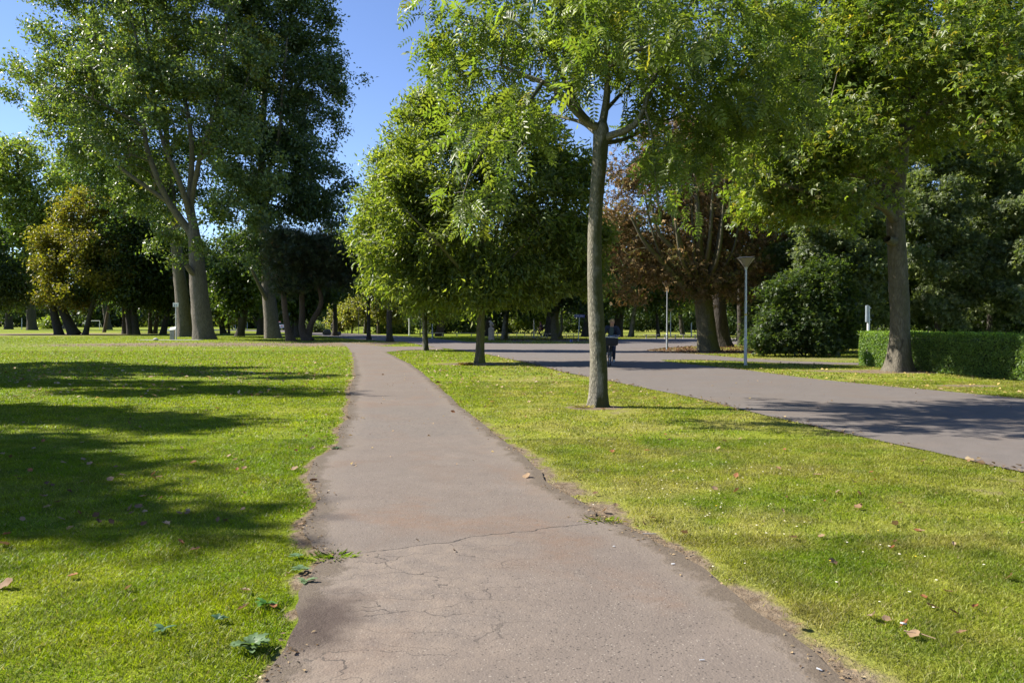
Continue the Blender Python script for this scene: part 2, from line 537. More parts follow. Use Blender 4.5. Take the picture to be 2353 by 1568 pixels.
    sz = size * np.clip(1 + ssd * rg.standard_normal(n), 0.5, 1.6)
    v, f = place(LEAF[leaf], pos, dr, nr, sz)
    tn = np.clip(tints(rg, n, palette) * LEAF_GAIN, 0, 0.6)
    if crown_tint is not None: tn = crown_tint(rg, pos, tn)
    K = len(LEAF[leaf][0])
    obj('crown', np_mesh('crown', v, f, mats[0], tint=np.repeat(tn, K, 0)), root)
    return root

def shrub(name, label, cat, base, blobs, mats, palette, natt=80, nleaf=6000, leaf='simple', size=0.12, seed=1, group=None, nst=4, **kw):
    rg = np.random.default_rng(seed + 77)
    bx, by = base; tops = [b for b in blobs]
    k = tops[0]
    tr = [(bx, by, 0.06, 0), (0.5 * bx + 0.5 * k[0], 0.5 * by + 0.5 * k[1], 0.045, 0), (k[0], k[1], 0.03, 0)]
    er = []
    for i in range(nst):
        q = tops[i % len(tops)]
        er.append([(bx + (q[0] - bx) * 0.5 + rg.uniform(-1, 1) * q[2] * 0.25, by, 0.05, rg.uniform(-0.3, 0.3)),
                   (q[0] + rg.uniform(-.5, .5) * q[2], q[1] + rg.uniform(-.3, .5) * q[3], 0.025, rg.uniform(-.6, .6))])
    return tree(name, label, cat, base, tr, blobs, mats, palette, natt=natt, nleaf=nleaf, leaf=leaf, size=size, seed=seed, group=group,
                flare=None, extra_roots=er, sides=6, lump=0, **kw)
# ------------------------------------------------------------------ camera, light, sky
cam = bpy.data.cameras.new('camera'); cam.sensor_width = 36.0; cam.lens = 36.0 * F / 2352.0; cam.clip_end = 6000; cam.clip_start = 0.05
co = bpy.data.objects.new('camera', cam); co.location = (0, 0, EYE); co.rotation_euler = (math.pi / 2 - PITCH, 0, 0)
COL.objects.link(co); scene.camera = co

sun = bpy.data.lights.new('sun', 'SUN'); sun.energy = 5.0; sun.angle = R(0.53); sun.color = (1.0, 0.945, 0.85)
so = bpy.data.objects.new('sun', sun)
sdir = Vector((SUN_AZ[0] * math.cos(R(SUN_EL)), SUN_AZ[1] * math.cos(R(SUN_EL)), math.sin(R(SUN_EL)))).normalized()
so.rotation_euler = sdir.to_track_quat('Z', 'Y').to_euler(); so.location = (-20, 5, 30); COL.objects.link(so)

w = bpy.data.worlds.new('World'); scene.world = w; w.use_nodes = True
wn = w.node_tree; wn.nodes.clear()
wo = wn.nodes.new('ShaderNodeOutputWorld'); bg = wn.nodes.new('ShaderNodeBackground')
sky = wn.nodes.new('ShaderNodeTexSky'); sky.sky_type = 'NISHITA'; sky.sun_disc = False
sky.sun_elevation = R(SUN_EL); sky.sun_rotation = math.atan2(SUN_AZ[0], SUN_AZ[1])
sky.air_density = 1.0; sky.dust_density = 0.0; sky.ozone_density = 3.2; sky.altitude = 1800
hs = wn.nodes.new('ShaderNodeHueSaturation'); hs.inputs['Saturation'].default_value = 1.03; hs.inputs['Hue'].default_value = 0.510
wn.links.new(sky.outputs[0], hs.inputs['Color']); wn.links.new(hs.outputs[0], bg.inputs[0]); bg.inputs[1].default_value = 0.084
wn.links.new(bg.outputs[0], wo.inputs[0])
scene.view_settings.view_transform = 'Standard'; scene.view_settings.look = 'None'
scene.view_settings.exposure = 1.32; scene.view_settings.gamma = 1.0; scene.view_settings.use_curve_mapping = False
scene.cycles.max_bounces = 7; scene.cycles.diffuse_bounces = 3; scene.cycles.glossy_bounces = 2
scene.cycles.transmission_bounces = 4; scene.cycles.transparent_max_bounces = 4
scene.cycles.caustics_reflective = False; scene.cycles.caustics_refractive = False
scene.cycles.sample_clamp_indirect = 6.0

# ------------------------------------------------------------------ outlines of the paved ground (photo measurements laid on the ground)
def G(pts): return [tuple(ground(x, y)[:2]) for x, y in pts]
rgE = np.random.default_rng(5)
def rough_edge(line, step=0.12, amp=0.035, seed=0):
    L = resample(np.array([(x, y, 0) for x, y in line]), step) if False else None
    P = np.array(line); d = np.concatenate([[0], np.cumsum(np.hypot(*np.diff(P, axis=0).T))])
    out = []; s = 0.0
    while s < d[-1]:
        x = np.interp(s, d, P[:, 0]); y = np.interp(s, d, P[:, 1])
        out.append((x, y)); s += max(step, 0.012 * y)
    out.append(tuple(P[-1])); Q = np.array(out)
    nx = np.gradient(Q[:, 1]); ny = -np.gradient(Q[:, 0]); l = np.hypot(nx, ny) + 1e-9
    k = (fbm(np.arange(len(Q)) * step, np.full(len(Q), seed * 3.7), 0.6, seed, 5) - 0.5) * 2 * amp
    fade = np.minimum(1, np.minimum(np.arange(len(Q)), np.arange(len(Q))[::-1]) / 3)
    Q[:, 0] += nx / l * k * fade; Q[:, 1] += ny / l * k * fade
    return [tuple(q) for q in Q]

PATH_L = [(-1.35, -4.0), (-1.25, 1.0)] + G([(620, 1568), (638, 1505), (655, 1450), (690, 1380), (712, 1330), (748, 1293), (786, 1279), (752, 1270), (715, 1255), (690, 1232), (704, 1205),
          (735, 1165), (726, 1130), (711, 1100), (726, 1062), (768, 1030), (786, 985), (800, 950), (806, 900), (814, 862), (815, 832), (806, 808), (796, 795), (782, 786)])
PATH_R = [(2.6, -4.0), (1.75, 2.0)] + G([(1945, 1568), (1890, 1525), (1800, 1455), (1722, 1392), (1640, 1335), (1560, 1275), (1492, 1236), (1430, 1208), (1395, 1192), (1362, 1198), (1372, 1180), (1325, 1150), (1252, 1098), (1200, 1045),
          (1142, 1000), (1090, 958), (1022, 905), (985, 868), (942, 836), (905, 818), (887, 809)])
PATH_TOP = G([(925, 804.5), (985, 803), (1020, 802.5), (1012, 798.5), (985, 796.5), (940, 796), (880, 795.5), (832, 791.5)])
E_L = rough_edge(PATH_L, 0.06, 0.085, 1); E_R = rough_edge(PATH_R, 0.06, 0.08, 2)
PATH = E_L + PATH_TOP[::-1] + E_R[::-1]

ROAD_NEAR = [(30.0, -2.0), (15.5, 3.6)] + G([(2352, 1085), (2240, 1060), (2130, 1035), (2010, 1010), (1900, 985), (1810, 965), (1720, 945), (1612, 917), (1500, 895), (1397, 874), (1352, 865), (1296, 855), (1222, 835), (1150, 820), (1110, 812),
             (1047, 802.5), (1005, 798), (968, 792), (930, 785.5), (850, 781), (800, 778), (745, 772), (700, 766.5), (640, 762), (560, 759.5), (430, 758.5)])
ROAD_FAR = G([(430, 756.3), (540, 756.6), (640, 757.2), (700, 759.6), (760, 763.5), (830, 767.2), (900, 770), (929, 772.5), (1000, 777.5), (1075, 785), (1204, 789.5), (1355, 789), (1400, 786), (1425, 779.5), (1500, 776.5), (1640, 776.2), (1750, 776.5),
            (1760, 786.5), (1690, 790.5), (1600, 794.5), (1530, 798.5), (1493, 802.5), (1484, 805.5), (1530, 809.5), (1589, 812), (1699, 822), (1814, 829), (1960, 833), (2060, 836),
            (2060, 840), (1960, 838), (1814, 835), (1708, 829.5), (1600, 826), (1518, 826.5), (1530, 830), (1562, 834), (1640, 842), (1716, 850), (1850, 868), (2036, 887), (2200, 901), (2352, 916)]) + [(20.5, 10.6), (36.0, 6.0)]
E_N = rough_edge(ROAD_NEAR, 0.15, 0.03, 3); E_F = rough_edge(ROAD_FAR, 0.15, 0.03, 4)
ROAD = E_N + E_F

def sheet(name, poly, z, mat):
    tr = tessellate_polygon([[Vector((x, y, 0)) for x, y in poly]])
    V = np.array([(x, y, z) for x, y in poly])
    f = np.array(tr)
    a = V[f[:, 1]] - V[f[:, 0]]; b = V[f[:, 2]] - V[f[:, 0]]
    flip = (a[:, 0] * b[:, 1] - a[:, 1] * b[:, 0]) < 0
    f[flip] = f[flip][:, ::-1]
    return tag(obj(name, np_mesh(name, V, f, mat)), kind='structure')

# ------------------------------------------------------------------ asphalt
def mat_asphalt(name, old, base, stain, stone, seam=None):
    m, nt, out = new_mat(name)
    tc = N(nt, 'TexCoord').outputs['Object']
    sx = N(nt, 'SeparateXYZ'); nt.links.new(tc, sx.inputs[0]); X, Y = sx.outputs[0], sx.outputs[1]
    big = NOISE(nt, tc, 0.55, 5, 0.6, 0.4); mid = NOISE(nt, tc, 3.2, 6, 0.62); fine = NOISE(nt, tc, 55, 3, 0.7)
    grit = VORO(nt, tc, 85.0); grit2 = VORO(nt, tc, 38.0)
    c = MIX(nt, RAMP(nt, mid, [(0.3, 0.0), (0.7, 1.0)]), tuple(0.86 * q for q in base), tuple(1.1 * q for q in base))
    c = MIX(nt, MATH(nt, 'MULTIPLY', RAMP(nt, big, [(0.42, 0.0), (0.62, 1.0)]), 0.55), c, old)
    c = MIX(nt, RAMP(nt, fine, [(0.25, 0.35), (0.75, 0.0)]), c, tuple(0.35 * q for q in base))
    ps = N(nt, 'SeparateColor'); nt.links.new(grit.outputs['Color'], ps.inputs[0])
    peb = MATH(nt, 'MULTIPLY', MATH(nt, 'GREATER_THAN', ps.outputs[0], 0.93), MATH(nt, 'LESS_THAN', grit.outputs['Distance'], 0.34))
    ps2 = N(nt, 'SeparateColor'); nt.links.new(grit2.outputs['Color'], ps2.inputs[0])
    peb2 = MATH(nt, 'MULTIPLY', MATH(nt, 'GREATER_THAN', ps2.outputs[1], 0.955), MATH(nt, 'LESS_THAN', grit2.outputs['Distance'], 0.17))
    pit = MATH(nt, 'MULTIPLY', MATH(nt, 'LESS_THAN', ps.outputs[1], 0.07), MATH(nt, 'LESS_THAN', grit.outputs['Distance'], 0.5))
    c = MIX(nt, MATH(nt, 'MULTIPLY', pit, 0.75), c, (0.02, 0.018, 0.016))
    c = MIX(nt, MATH(nt, 'MULTIPLY', MATH(nt, 'MAXIMUM', peb, peb2), 0.8), c, stone)
    st = NOISE(nt, MAPV(nt, tc, (1, 1, 1), (7.3, 1.1, 0)), 0.75, 4, 0.6, 0.6)
    c = MIX(nt, MATH(nt, 'MULTIPLY', MATH(nt, 'MULTIPLY', RAMP(nt, st, [(0.50, 0.0), (0.70, 1.0)]), RAMP(nt, NOISE(nt, tc, 14, 6, 0.75), [(0.30, 0.15), (0.65, 1.0)])), 0.6), c, stain)
    wear = NOISE(nt, MAPV(nt, tc, (0.25, 1.1, 1)), 0.9, 5, 0.65, 0.3)
    c = MIX(nt, RAMP(nt, wear, [(0.38, 0.30), (0.60, 0.0)]), c, tuple(0.72 * q for q in base))
    h = MATH(nt, 'ADD', MATH(nt, 'MULTIPLY', fine, 0.5), MATH(nt, 'MULTIPLY', MATH(nt, 'SUBTRACT', 1.0, grit.outputs['Distance']), 0.5))
    if seam:
        def line(x0, y0, x1, y1, wob, sc, width, soft):
            k = (y1 - y0) / (x1 - x0)
            w1 = NOISE(nt, tc, sc, 5, 0.6)
            yy = MATH(nt, 'ADD', MATH(nt, 'MULTIPLY', MATH(nt, 'SUBTRACT', X, x0), k), y0)
            yy = MATH(nt, 'ADD', yy, MATH(nt, 'MULTIPLY', MATH(nt, 'SUBTRACT', w1, 0.5), wob))
            d = MATH(nt, 'SUBTRACT', Y, yy)
            return d
        for (x0, y0, x1, y1, wob, sc, wd, kk) in seam:
            d = line(x0, y0, x1, y1, wob, sc, wd, 0)
            below = RAMP(nt, MATH(nt, 'ADD', MATH(nt, 'MULTIPLY', d, 8.0), 0.5), [(0.0, 1.0), (1.0, 0.0)])
            if kk == 'crack':
                lat = RAMP(nt, NOISE(nt, tc, 1.3, 3), [(0.30, 0.25), (0.5, 1.0)])
                ck = MATH(nt, 'MULTIPLY', MATH(nt, 'LESS_THAN', MATH(nt, 'ABSOLUTE', d), MATH(nt, 'MULTIPLY', lat, wd)), 0.85)
                # the older slab below the seam is paler and rougher, crazed on its left half
                left = RAMP(nt, MATH(nt, 'ADD', MATH(nt, 'MULTIPLY', X, -0.7), 0.35), [(0.0, 0.0), (0.8, 1.0)])
                wv = N(nt, 'VectorMath', operation='ADD'); nv = N(nt, 'TexNoise'); nv.inputs['Scale'].default_value = 2.6; nv.inputs['Detail'].default_value = 5
                nt.links.new(tc, nv.inputs['Vector']); sc2 = N(nt, 'VectorMath', operation='SCALE'); sc2.inputs['Scale'].default_value = 0.55
                nt.links.new(nv.outputs['Color'], sc2.inputs[0]); nt.links.new(tc, wv.inputs[0]); nt.links.new(sc2.outputs[0], wv.inputs[1])
                cz = VORO(nt, MAPV(nt, wv.outputs[0], (0.8, 2.0, 1)), 1.6, 'DISTANCE_TO_EDGE').outputs['Distance']
                brk = RAMP(nt, NOISE(nt, tc, 2.3, 4), [(0.36, 0.0), (0.5, 1.0)])
                cz = MATH(nt, 'MULTIPLY', MATH(nt, 'LESS_THAN', cz, 0.0075), MATH(nt, 'MULTIPLY', below, MATH(nt, 'MULTIPLY', left, brk)))
                pale = MATH(nt, 'MULTIPLY', MATH(nt, 'MULTIPLY', below, left), RAMP(nt, NOISE(nt, tc, 5.5, 6, 0.7), [(0.4, 0.0), (0.65, 0.6)]))
                c = MIX(nt, pale, c, tuple(min(0.6, q * 1.3) for q in (base[0], base[1] * 0.97, base[2] * 0.9)))
                c = MIX(nt, MATH(nt, 'MAXIMUM', ck, MATH(nt, 'MULTIPLY', cz, 0.75)), c, (0.025, 0.021, 0.018))
                h = MATH(nt, 'SUBTRACT', h, MATH(nt, 'MULTIPLY', MATH(nt, 'MAXIMUM', ck, cz), 2.5))
                h = MATH(nt, 'ADD', h, MATH(nt, 'MULTIPLY', MATH(nt, 'MULTIPLY', below, NOISE(nt, tc, 17, 5, 0.7)), 1.3))
            else:                                        # 'patch': rougher grey surfacing beyond the line
                above = MATH(nt, 'SUBTRACT', 1.0, below)
                up2 = RAMP(nt, MATH(nt, 'ADD', MATH(nt, 'MULTIPLY', d, 0.2), 0.0), [(0.75, 1.0), (1.0, 0.0)])
                reg = MATH(nt, 'MULTIPLY', above, up2)
                c = MIX(nt, MATH(nt, 'MULTIPLY', reg, 0.45), c, (base[0] * 0.86, base[1] * 0.9, base[2] * 0.93))
                c = MIX(nt, MATH(nt, 'MULTIPLY', reg, RAMP(nt, NOISE(nt, tc, 24, 4, 0.75), [(0.5, 0.0), (0.62, 0.5)])), c, (0.05, 0.045, 0.04))
        # crumbling rim: earth and grit lapping over the asphalt edge
        rim = N(nt, 'Attribute', attribute_name='rim').outputs['Fac']
        rn = MATH(nt, 'ADD', MATH(nt, 'MULTIPLY', NOISE(nt, tc, 2.2, 6, 0.7), 0.62), MATH(nt, 'MULTIPLY', NOISE(nt, tc, 28, 4, 0.7), 0.16))
        e = MATH(nt, 'SUBTRACT', MATH(nt, 'MULTIPLY', rim, 1.0), MATH(nt, 'SUBTRACT', rn, 0.30))
        em = RAMP(nt, e, [(0.0, 0.95), (0.10, 0.0)])
        dust = RAMP(nt, e, [(0.0, 0.55), (0.32, 0.0)])
        c = MIX(nt, dust, c, (0.175, 0.142, 0.108))
        c = MIX(nt, em, c, MIX(nt, NOISE(nt, tc, 40, 4, 0.7), (0.055, 0.040, 0.028), (0.150, 0.118, 0.082)))
        h = MATH(nt, 'ADD', h, MATH(nt, 'MULTIPLY', em, MATH(nt, 'MULTIPLY', NOISE(nt, tc, 45, 4, 0.7), 2.5)))
        # dark damp earth beside the left edge near the camera
        ex = MATH(nt, 'SUBTRACT', X, -1.02); ey = MATH(nt, 'SUBTRACT', Y, 4.22)
        dd = MATH(nt, 'SQRT', MATH(nt, 'ADD', MATH(nt, 'MULTIPLY', MATH(nt, 'MULTIPLY', ex, ex), 5.0), MATH(nt, 'MULTIPLY', MATH(nt, 'MULTIPLY', ey, ey), 1.1)))
        dd = MATH(nt, 'ADD', dd, MATH(nt, 'MULTIPLY', NOISE(nt, tc, 6, 5), 0.7))
        c = MIX(nt, RAMP(nt, dd, [(0.55, 0.9), (0.98, 0.0)]), c, (0.05, 0.033, 0.024))
    rr = MATH(nt, 'ADD', MATH(nt, 'MULTIPLY', mid, 0.15), 0.72)
    PRIN(nt, out, c, rr, 0.35, 0, BUMP(nt, h, 0.55, 0.006))
    return m

_a = ground(790, 1279); _b = ground(1380, 1200)
_c = ground(800, 1015); _d = ground(1142, 995)
M_PATH = mat_asphalt('path_asphalt', (0.150, 0.117, 0.093), (0.170, 0.138, 0.112), (0.165, 0.083, 0.038), (0.32, 0.28, 0.23),
                     [(_a[0], _a[1], _b[0], _b[1], 0.55, 1.1, 0.008, 'crack'), (_c[0], _c[1], _d[0], _d[1], 1.1, 0.9, 0.01, 'patch')])
M_ROAD = mat_asphalt('road_asphalt', (0.140, 0.119, 0.103), (0.155, 0.133, 0.116), (0.14, 0.10, 0.068), (0.24, 0.21, 0.18))
sheet('road', ROAD, 0.006, M_ROAD)
def footpath():
    eL = np.array(sorted(E_L, key=lambda q: q[1])); eR = np.array(sorted(E_R, key=lambda q: q[1]))
    yt = min(eL[-1, 1], eR[-1, 1]) - 0.01
    ys = [-4.0]
    while ys[-1] < yt: ys.append(ys[-1] + max(0.03, 0.006 * ys[-1]))
    ys = np.array(ys[:-1] + [yt]); xl = np.interp(ys, eL[:, 1], eL[:, 0]); xr = np.interp(ys, eR[:, 1], eR[:, 0])
    offs = np.array([0, .04, .09, .15, .23, .33, .5, .8])
    cols = []; dist = []
    for o in offs: cols.append(xl + np.minimum(o, (xr - xl) * 0.45)); dist.append(np.minimum(o, (xr - xl) * .45))
    for o in offs[::-1]: cols.append(xr - np.minimum(o, (xr - xl) * 0.45)); dist.append(np.minimum(o, (xr - xl) * .45))
    nc = len(cols); X = np.stack(cols, 1); D = np.stack(dist, 1); Y = np.repeat(ys[:, None], nc, 1)
    V = np.stack([X, Y, np.full_like(X, 0.011)], 2).reshape(-1, 3); n = len(ys)
    q = (np.arange(n - 1)[:, None] * nc + np.arange(nc - 1)[None]).ravel(); Fq = np.stack([q, q + 1, q + nc + 1, q + nc], 1)
    poly = [(x, y) for x, y in E_L if y > yt] + PATH_TOP[::-1] + [(x, y) for x, y in E_R[::-1] if y > yt]
    poly = [(xl[-1], yt)] + poly + [(xr[-1], yt)]
    tr = np.array(tessellate_polygon([[Vector((x, y, 0)) for x, y in poly]])); V2 = np.array([(x, y, 0.011) for x, y in poly])
    aa = V2[tr[:, 1]] - V2[tr[:, 0]]; bb = V2[tr[:, 2]] - V2[tr[:, 0]]; fl = (aa[:, 0] * bb[:, 1] - aa[:, 1] * bb[:, 0]) < 0; tr[fl] = tr[fl][:, ::-1]
    me = np_mesh('footpath', np.concatenate([V, V2]), [Fq, tr + len(V)], M_PATH, attrs={'rim': np.concatenate([D.ravel(), np.full(len(V2), 0.6)])})
    tag(obj('footpath', me), kind='structure')
footpath()

# ------------------------------------------------------------------ the lawn
EDGE_LINES = [E_L, E_R]
def lawn_colour(x, y):
    """base colour of the turf, and how bare it is (0..1)"""
    left = 1 / (1 + np.exp(np.clip((x + 0.3 + 0.02 * y) * 3.0, -50, 50)))
    right = 1 - left
    dE = np.minimum(dist_poly(x, y, E_L[::3]), 9); dR = np.minimum(dist_poly(x, y, E_R[::3]), 9)
    n1 = fbm(x, y, 1.6, 3, 4); n2 = fbm(x, y, 0.45, 9, 3); n3 = fbm(x, y, 5.5, 21, 3)
    bare = np.clip(1.2 - dR / (0.05 + 0.75 * n1 ** 1.7), 0, 1) * 0.75 * np.clip(3.0 * n2 - 0.7, 0, 1) * right
    bare = np.maximum(bare, np.clip(1.15 - dE / (0.02 + 0.28 * n2 ** 1.8), 0, 1) * 0.8)
    bare = np.maximum(bare, right * np.clip((n1 * 0.55 + n2 * 0.45 - 0.60) * 5, 0, 1) * 0.45)
    bare = np.maximum(bare, left * np.clip((n1 * 0.5 + n2 * 0.5 - 0.66) * 5, 0, 1) * 0.4)
    dry = right * np.clip(0.50 + (n1 - 0.5) * 0.9 + (n2 - 0.5) * 1.1 + (n3 - 0.5) * 0.3, 0, 1) * 0.75 + left * np.clip((n1 - 0.62) * 3, 0, 1) * 0.35
    dry = np.maximum(dry, np.clip(1.2 - dR / 0.7, 0, 1) * right * 0.8)
    for (px, py, rx, ry, k) in BARE:
        c = ground(px, py); d = np.hypot((x - c[0]) / rx, (y - c[1]) / ry) + (n1 - 0.5) * 0.9
        b = np.clip((1.1 - d) * 2, 0, 1) * k
        bare = np.maximum(bare, b); dry = np.maximum(dry, b)
    lush = np.array([0.125, 0.185, 0.003]); lush2 = np.array([0.205, 0.245, 0.005]); straw = np.array([0.34, 0.275, 0.10]); deep = np.array([0.065, 0.145, 0.012])
    k = np.clip(0.5 + (n3 - 0.5) * 1.0 + (n2 - 0.5) * 1.8, 0, 1)[:, None]
    c = lush * (1 - k) + lush2 * k
    dp = (right * np.clip((fbm(x, y, 2.3, 41, 3) - 0.56) * 6, 0, 1))[:, None]
    c = c * (1 - 0.25 * dp) + deep * 0.25 * dp
    c = c * (1 - 0.58 * dry[:, None]) + straw * 0.58 * dry[:, None]
    mot = 0.62 + 0.76 * fbm(x, y, 0.20, 61, 4)[:, None]
    tan = (np.clip((fbm(x, y, 0.7, 71, 4) - 0.50) * 6, 0, 1) * (0.10 + 0.32 * right))[:, None]
    c = c * (1 - tan) + straw * 0.9 * tan
    c = c * mot
    return c, bare
# worn or leaf-strewn patches: photo point, radii in metres, strength
BARE = [(430, 790, 14, 1.8, 0.75), (40, 768, 16, 3.0, 0.8), (1100, 834, 2.4, 1.5, 0.8), (1370, 934, 0.75, 0.6, 0.9), (2060, 852, 3.0, 1.2, 0.7), (1625, 806, 7, 4, 0.6), (1450, 795, 9, 5, 0.5),
        (820, 789, 5, 4.5, 0.85), (1290, 781, 9, 3.5, 0.75), (2230, 885, 1.1, 0.5, 0.5), (640, 784, 8, 2.5, 0.5), (1840, 826, 6, 2.0, 0.4)]

def graded(lo, hi, step, far, neg):
    a = list(np.arange(lo, hi, step)); k = step
    while a[-1] < far: k *= 1.35; a.append(a[-1] + k)
    k = step
    while a[0] > neg: k *= 1.35; a.insert(0, a[0] - k)
    return np.array(a)
gx = graded(-11, 13, 0.1, 2500, -2500); gy = graded(2, 26, 0.1, 3000, -400)
GX, GY = np.meshgrid(gx, gy); fx, fy = GX.ravel(), GY.ravel()
gz = 0.012 * (fbm(fx, fy, 1.7, 31, 2) - 0.5) - 0.010
ix = np.arange(len(gx) - 1); iy = np.arange(len(gy) - 1); IX, IY = np.meshgrid(ix, iy); q0 = (IY * len(gx) + IX).ravel()
gfaces = np.stack([q0, q0 + 1, q0 + len(gx) + 1, q0 + len(gx)], 1)
gc, gb = lawn_colour(fx, fy)
earth = np.array([0.185, 0.138, 0.092])
gcol = gc * (1 - gb[:, None]) + earth * gb[:, None]
mg, nt, out = new_mat('turf')
at_ = N(nt, 'Attribute', attribute_name='tint'); tc = N(nt, 'TexCoord').outputs['Object']
f1 = NOISE(nt, tc, 30, 4, 0.7); f2 = NOISE(nt, tc, 0.9, 6, 0.65); f3 = NOISE(nt, tc, 6, 5, 0.65)
c = MIX(nt, RAMP(nt, f1, [(0.25, 0.55), (0.7, 0.0)]), at_.outputs['Color'], (0.05, 0.07, 0.012))
c = MIX(nt, RAMP(nt, f2, [(0.45, 0.0), (0.72, 0.4)]), c, (0.24, 0.215, 0.05))
c = MIX(nt, RAMP(nt, f3, [(0.3, 0.22), (0.6, 0.0)]), c, (0.07, 0.12, 0.01))
ba = N(nt, 'Attribute', attribute_name='bare').outputs['Fac']
er = MIX(nt, RAMP(nt, NOISE(nt, tc, 9, 6, 0.7), [(0.35, 0.0), (0.65, 1.0)]), (0.115, 0.082, 0.052), (0.225, 0.175, 0.120))
c = MIX(nt, RAMP(nt, MATH(nt, 'ADD', ba, MATH(nt, 'MULTIPLY', MATH(nt, 'SUBTRACT', f3, 0.5), 0.8)), [(0.22, 0.0), (0.5, 1.0)]), c, er)
PRIN(nt, out, c, 0.95, 0.1, 0, BUMP(nt, MATH(nt, 'ADD', f1, f3), 0.8, 0.03))
tag(obj('ground', np_mesh('ground', np.stack([fx, fy, gz], 1), gfaces, mg, tint=gc, smooth=True, attrs={'bare': gb})), kind='structure')

# grass blades: short mown turf, thinning and coarsening with distance
M_GRASS = mat_leaf('grass_blade', 0.5, 0.35, 0.45, (1.35, 1.45, 0.6))
def blades(n, y0, y1, hgt, wid, seed, lim=None):
    rg = np.random.default_rng(seed)
    y = y0 + (y1 - y0) * rg.random(n * 2) ** 0.62
    x = (rg.random(len(y)) * 2 - 1) * (0.655 * y + 1.2)
    inp = inside(x, y, PATH)
    if y0 < 20: inp &= ~((np.minimum(dist_poly(x, y, E_L[::2]), dist_poly(x, y, E_R[::2])) < 0.10 * rg.random(len(x)) ** 1.5) & (rg.random(len(x)) < 0.7))
    keep = ~inp & ~inside(x, y, ROAD)
    x = x[keep]; y = y[keep]
    c, b = lawn_colour(x, y)
    k2 = rg.random(len(x)) > 1 - (1 - 0.99 * np.clip(b * 1.15, 0, 1)) ** 5.0
    x, y, c = x[k2][:n], y[k2][:n], c[k2][:n]
    m = len(x)
    tuft = 0.35 + 1.3 * fbm(x, y, 0.3, 77, 3)
    h = hgt * tuft * np.clip(1 + 0.35 * rg.standard_normal(m), 0.35, 2.0); wd = wid * (0.7 + 0.6 * rg.random(m))
    a = rg.random(m) * 2 * math.pi; lean = 0.35 + 1.25 * rg.random(m); ld = rg.random(m) * 2 * math.pi
    ux, uy = np.cos(a) * wd / 2, np.sin(a) * wd / 2
    lx, ly = np.cos(ld) * lean * h, np.sin(ld) * lean * h
    z = np.zeros(m) - 0.012
    V = np.stack([np.stack([x - ux, y - uy, z], 1), np.stack([x + ux, y + uy, z], 1),
                  np.stack([x + lx * .35 + ux * .8, y + ly * .35 + uy * .8, z + h * .6], 1), np.stack([x + lx * .35 - ux * .8, y + ly * .35 - uy * .8, z + h * .6], 1),
                  np.stack([x + lx, y + ly, z + h], 1)], 1)
    i = (np.arange(m) * 5)[:, None]
    Fq = np.concatenate([i, i + 1, i + 2, i + 3], 1); Ft = np.concatenate([i + 3, i + 2, i + 4], 1)
    c = c * np.clip(1 + 0.28 * rg.standard_normal((m, 1)), 0.45, 1.8)
    pale = rg.random(m) < 0.06
    c[pale] = np.array([0.33, 0.27, 0.11]) * (0.7 + 0.5 * rg.random((pale.sum(), 1)))
    return V.reshape(-1, 3), Fq, Ft, np.repeat(c, 5, 0)
Vs, Qs, Ts, Cs, off = [], [], [], [], 0
for (n, y0, y1, hg, wd, sd) in [(270000, 2.6, 6.0, 0.019, 0.0044, 1), (300000, 5.6, 11, 0.019, 0.0066, 2), (230000, 10.5, 22, 0.022, 0.013, 3), (120000, 21, 46, 0.03, 0.028, 4), (50000, 45, 95, 0.035, 0.06, 5)]:
    v, q, t, c_ = blades(n, y0, y1, hg, wd, sd)
    Vs.append(v); Qs.append(q + off); Ts.append(t + off); Cs.append(c_); off += len(v)
gme = np_mesh('grass', np.concatenate(Vs), [np.concatenate(Qs), np.concatenate(Ts)], M_GRASS, tint=np.concatenate(Cs))
tag(obj('grass', gme), 'short mown grass growing on both sides of the footpath', 'grass', kind='stuff')
# ------------------------------------------------------------------ tree materials and palettes
L_GLOSS = mat_leaf('glossy_leaf', 0.40, 0.55, 0.40)
L_SOFT = mat_leaf('soft_leaf', 0.42, 0.45, 0.5)
L_BROWN = mat_leaf('withered_leaf', 0.7, 0.2, 0.22, (1.2, 1.05, 0.8))
L_DULL = mat_leaf('dull_leaf', 0.55, 0.35, 0.30)
B_GREY = mat_bark('grey_bark', (0.06, 0.05, 0.04), (0.23, 0.20, 0.165), (0.10, 0.105, 0.035), 0.35, 5.0, 0.07, 0.2)
B_YOUNG = mat_bark('young_bark', (0.05, 0.045, 0.033), (0.30, 0.275, 0.215), (0.065, 0.068, 0.018), 0.97, 17.0, 0.02, 0.28, 0.5)  # moss colour darkened so it also paints the trunk's shaded right side
B_MAPLE = mat_bark('maple_bark', (0.045, 0.04, 0.03), (0.17, 0.15, 0.115), (0.09, 0.095, 0.03), 0.5, 6.0, 0.04, 0.35, 0.3)
B_GREEN = mat_bark('mossy_bark', (0.05, 0.046, 0.028), (0.17, 0.15, 0.095), (0.17, 0.17, 0.03), 0.8, 8.0, 0.03)
B_DARK = mat_bark('dark_bark', (0.022, 0.019, 0.016), (0.085, 0.073, 0.06), (0.07, 0.08, 0.025), 0.35, 4.0, 0.06)
B_PINE = mat_bark('pine_bark', (0.04, 0.029, 0.022), (0.13, 0.095, 0.07), (0.09, 0.09, 0.03), 0.2, 6.0, 0.05)
P_POPLAR = [((0.092, 0.125, 0.036), 5), ((0.062, 0.095, 0.030), 4), ((0.125, 0.150, 0.045), 2.5), ((0.17, 0.16, 0.02), 0.25)]
P_POPDARK = [((0.058, 0.090, 0.034), 5), ((0.040, 0.070, 0.030), 4), ((0.08, 0.105, 0.032), 1.5)]
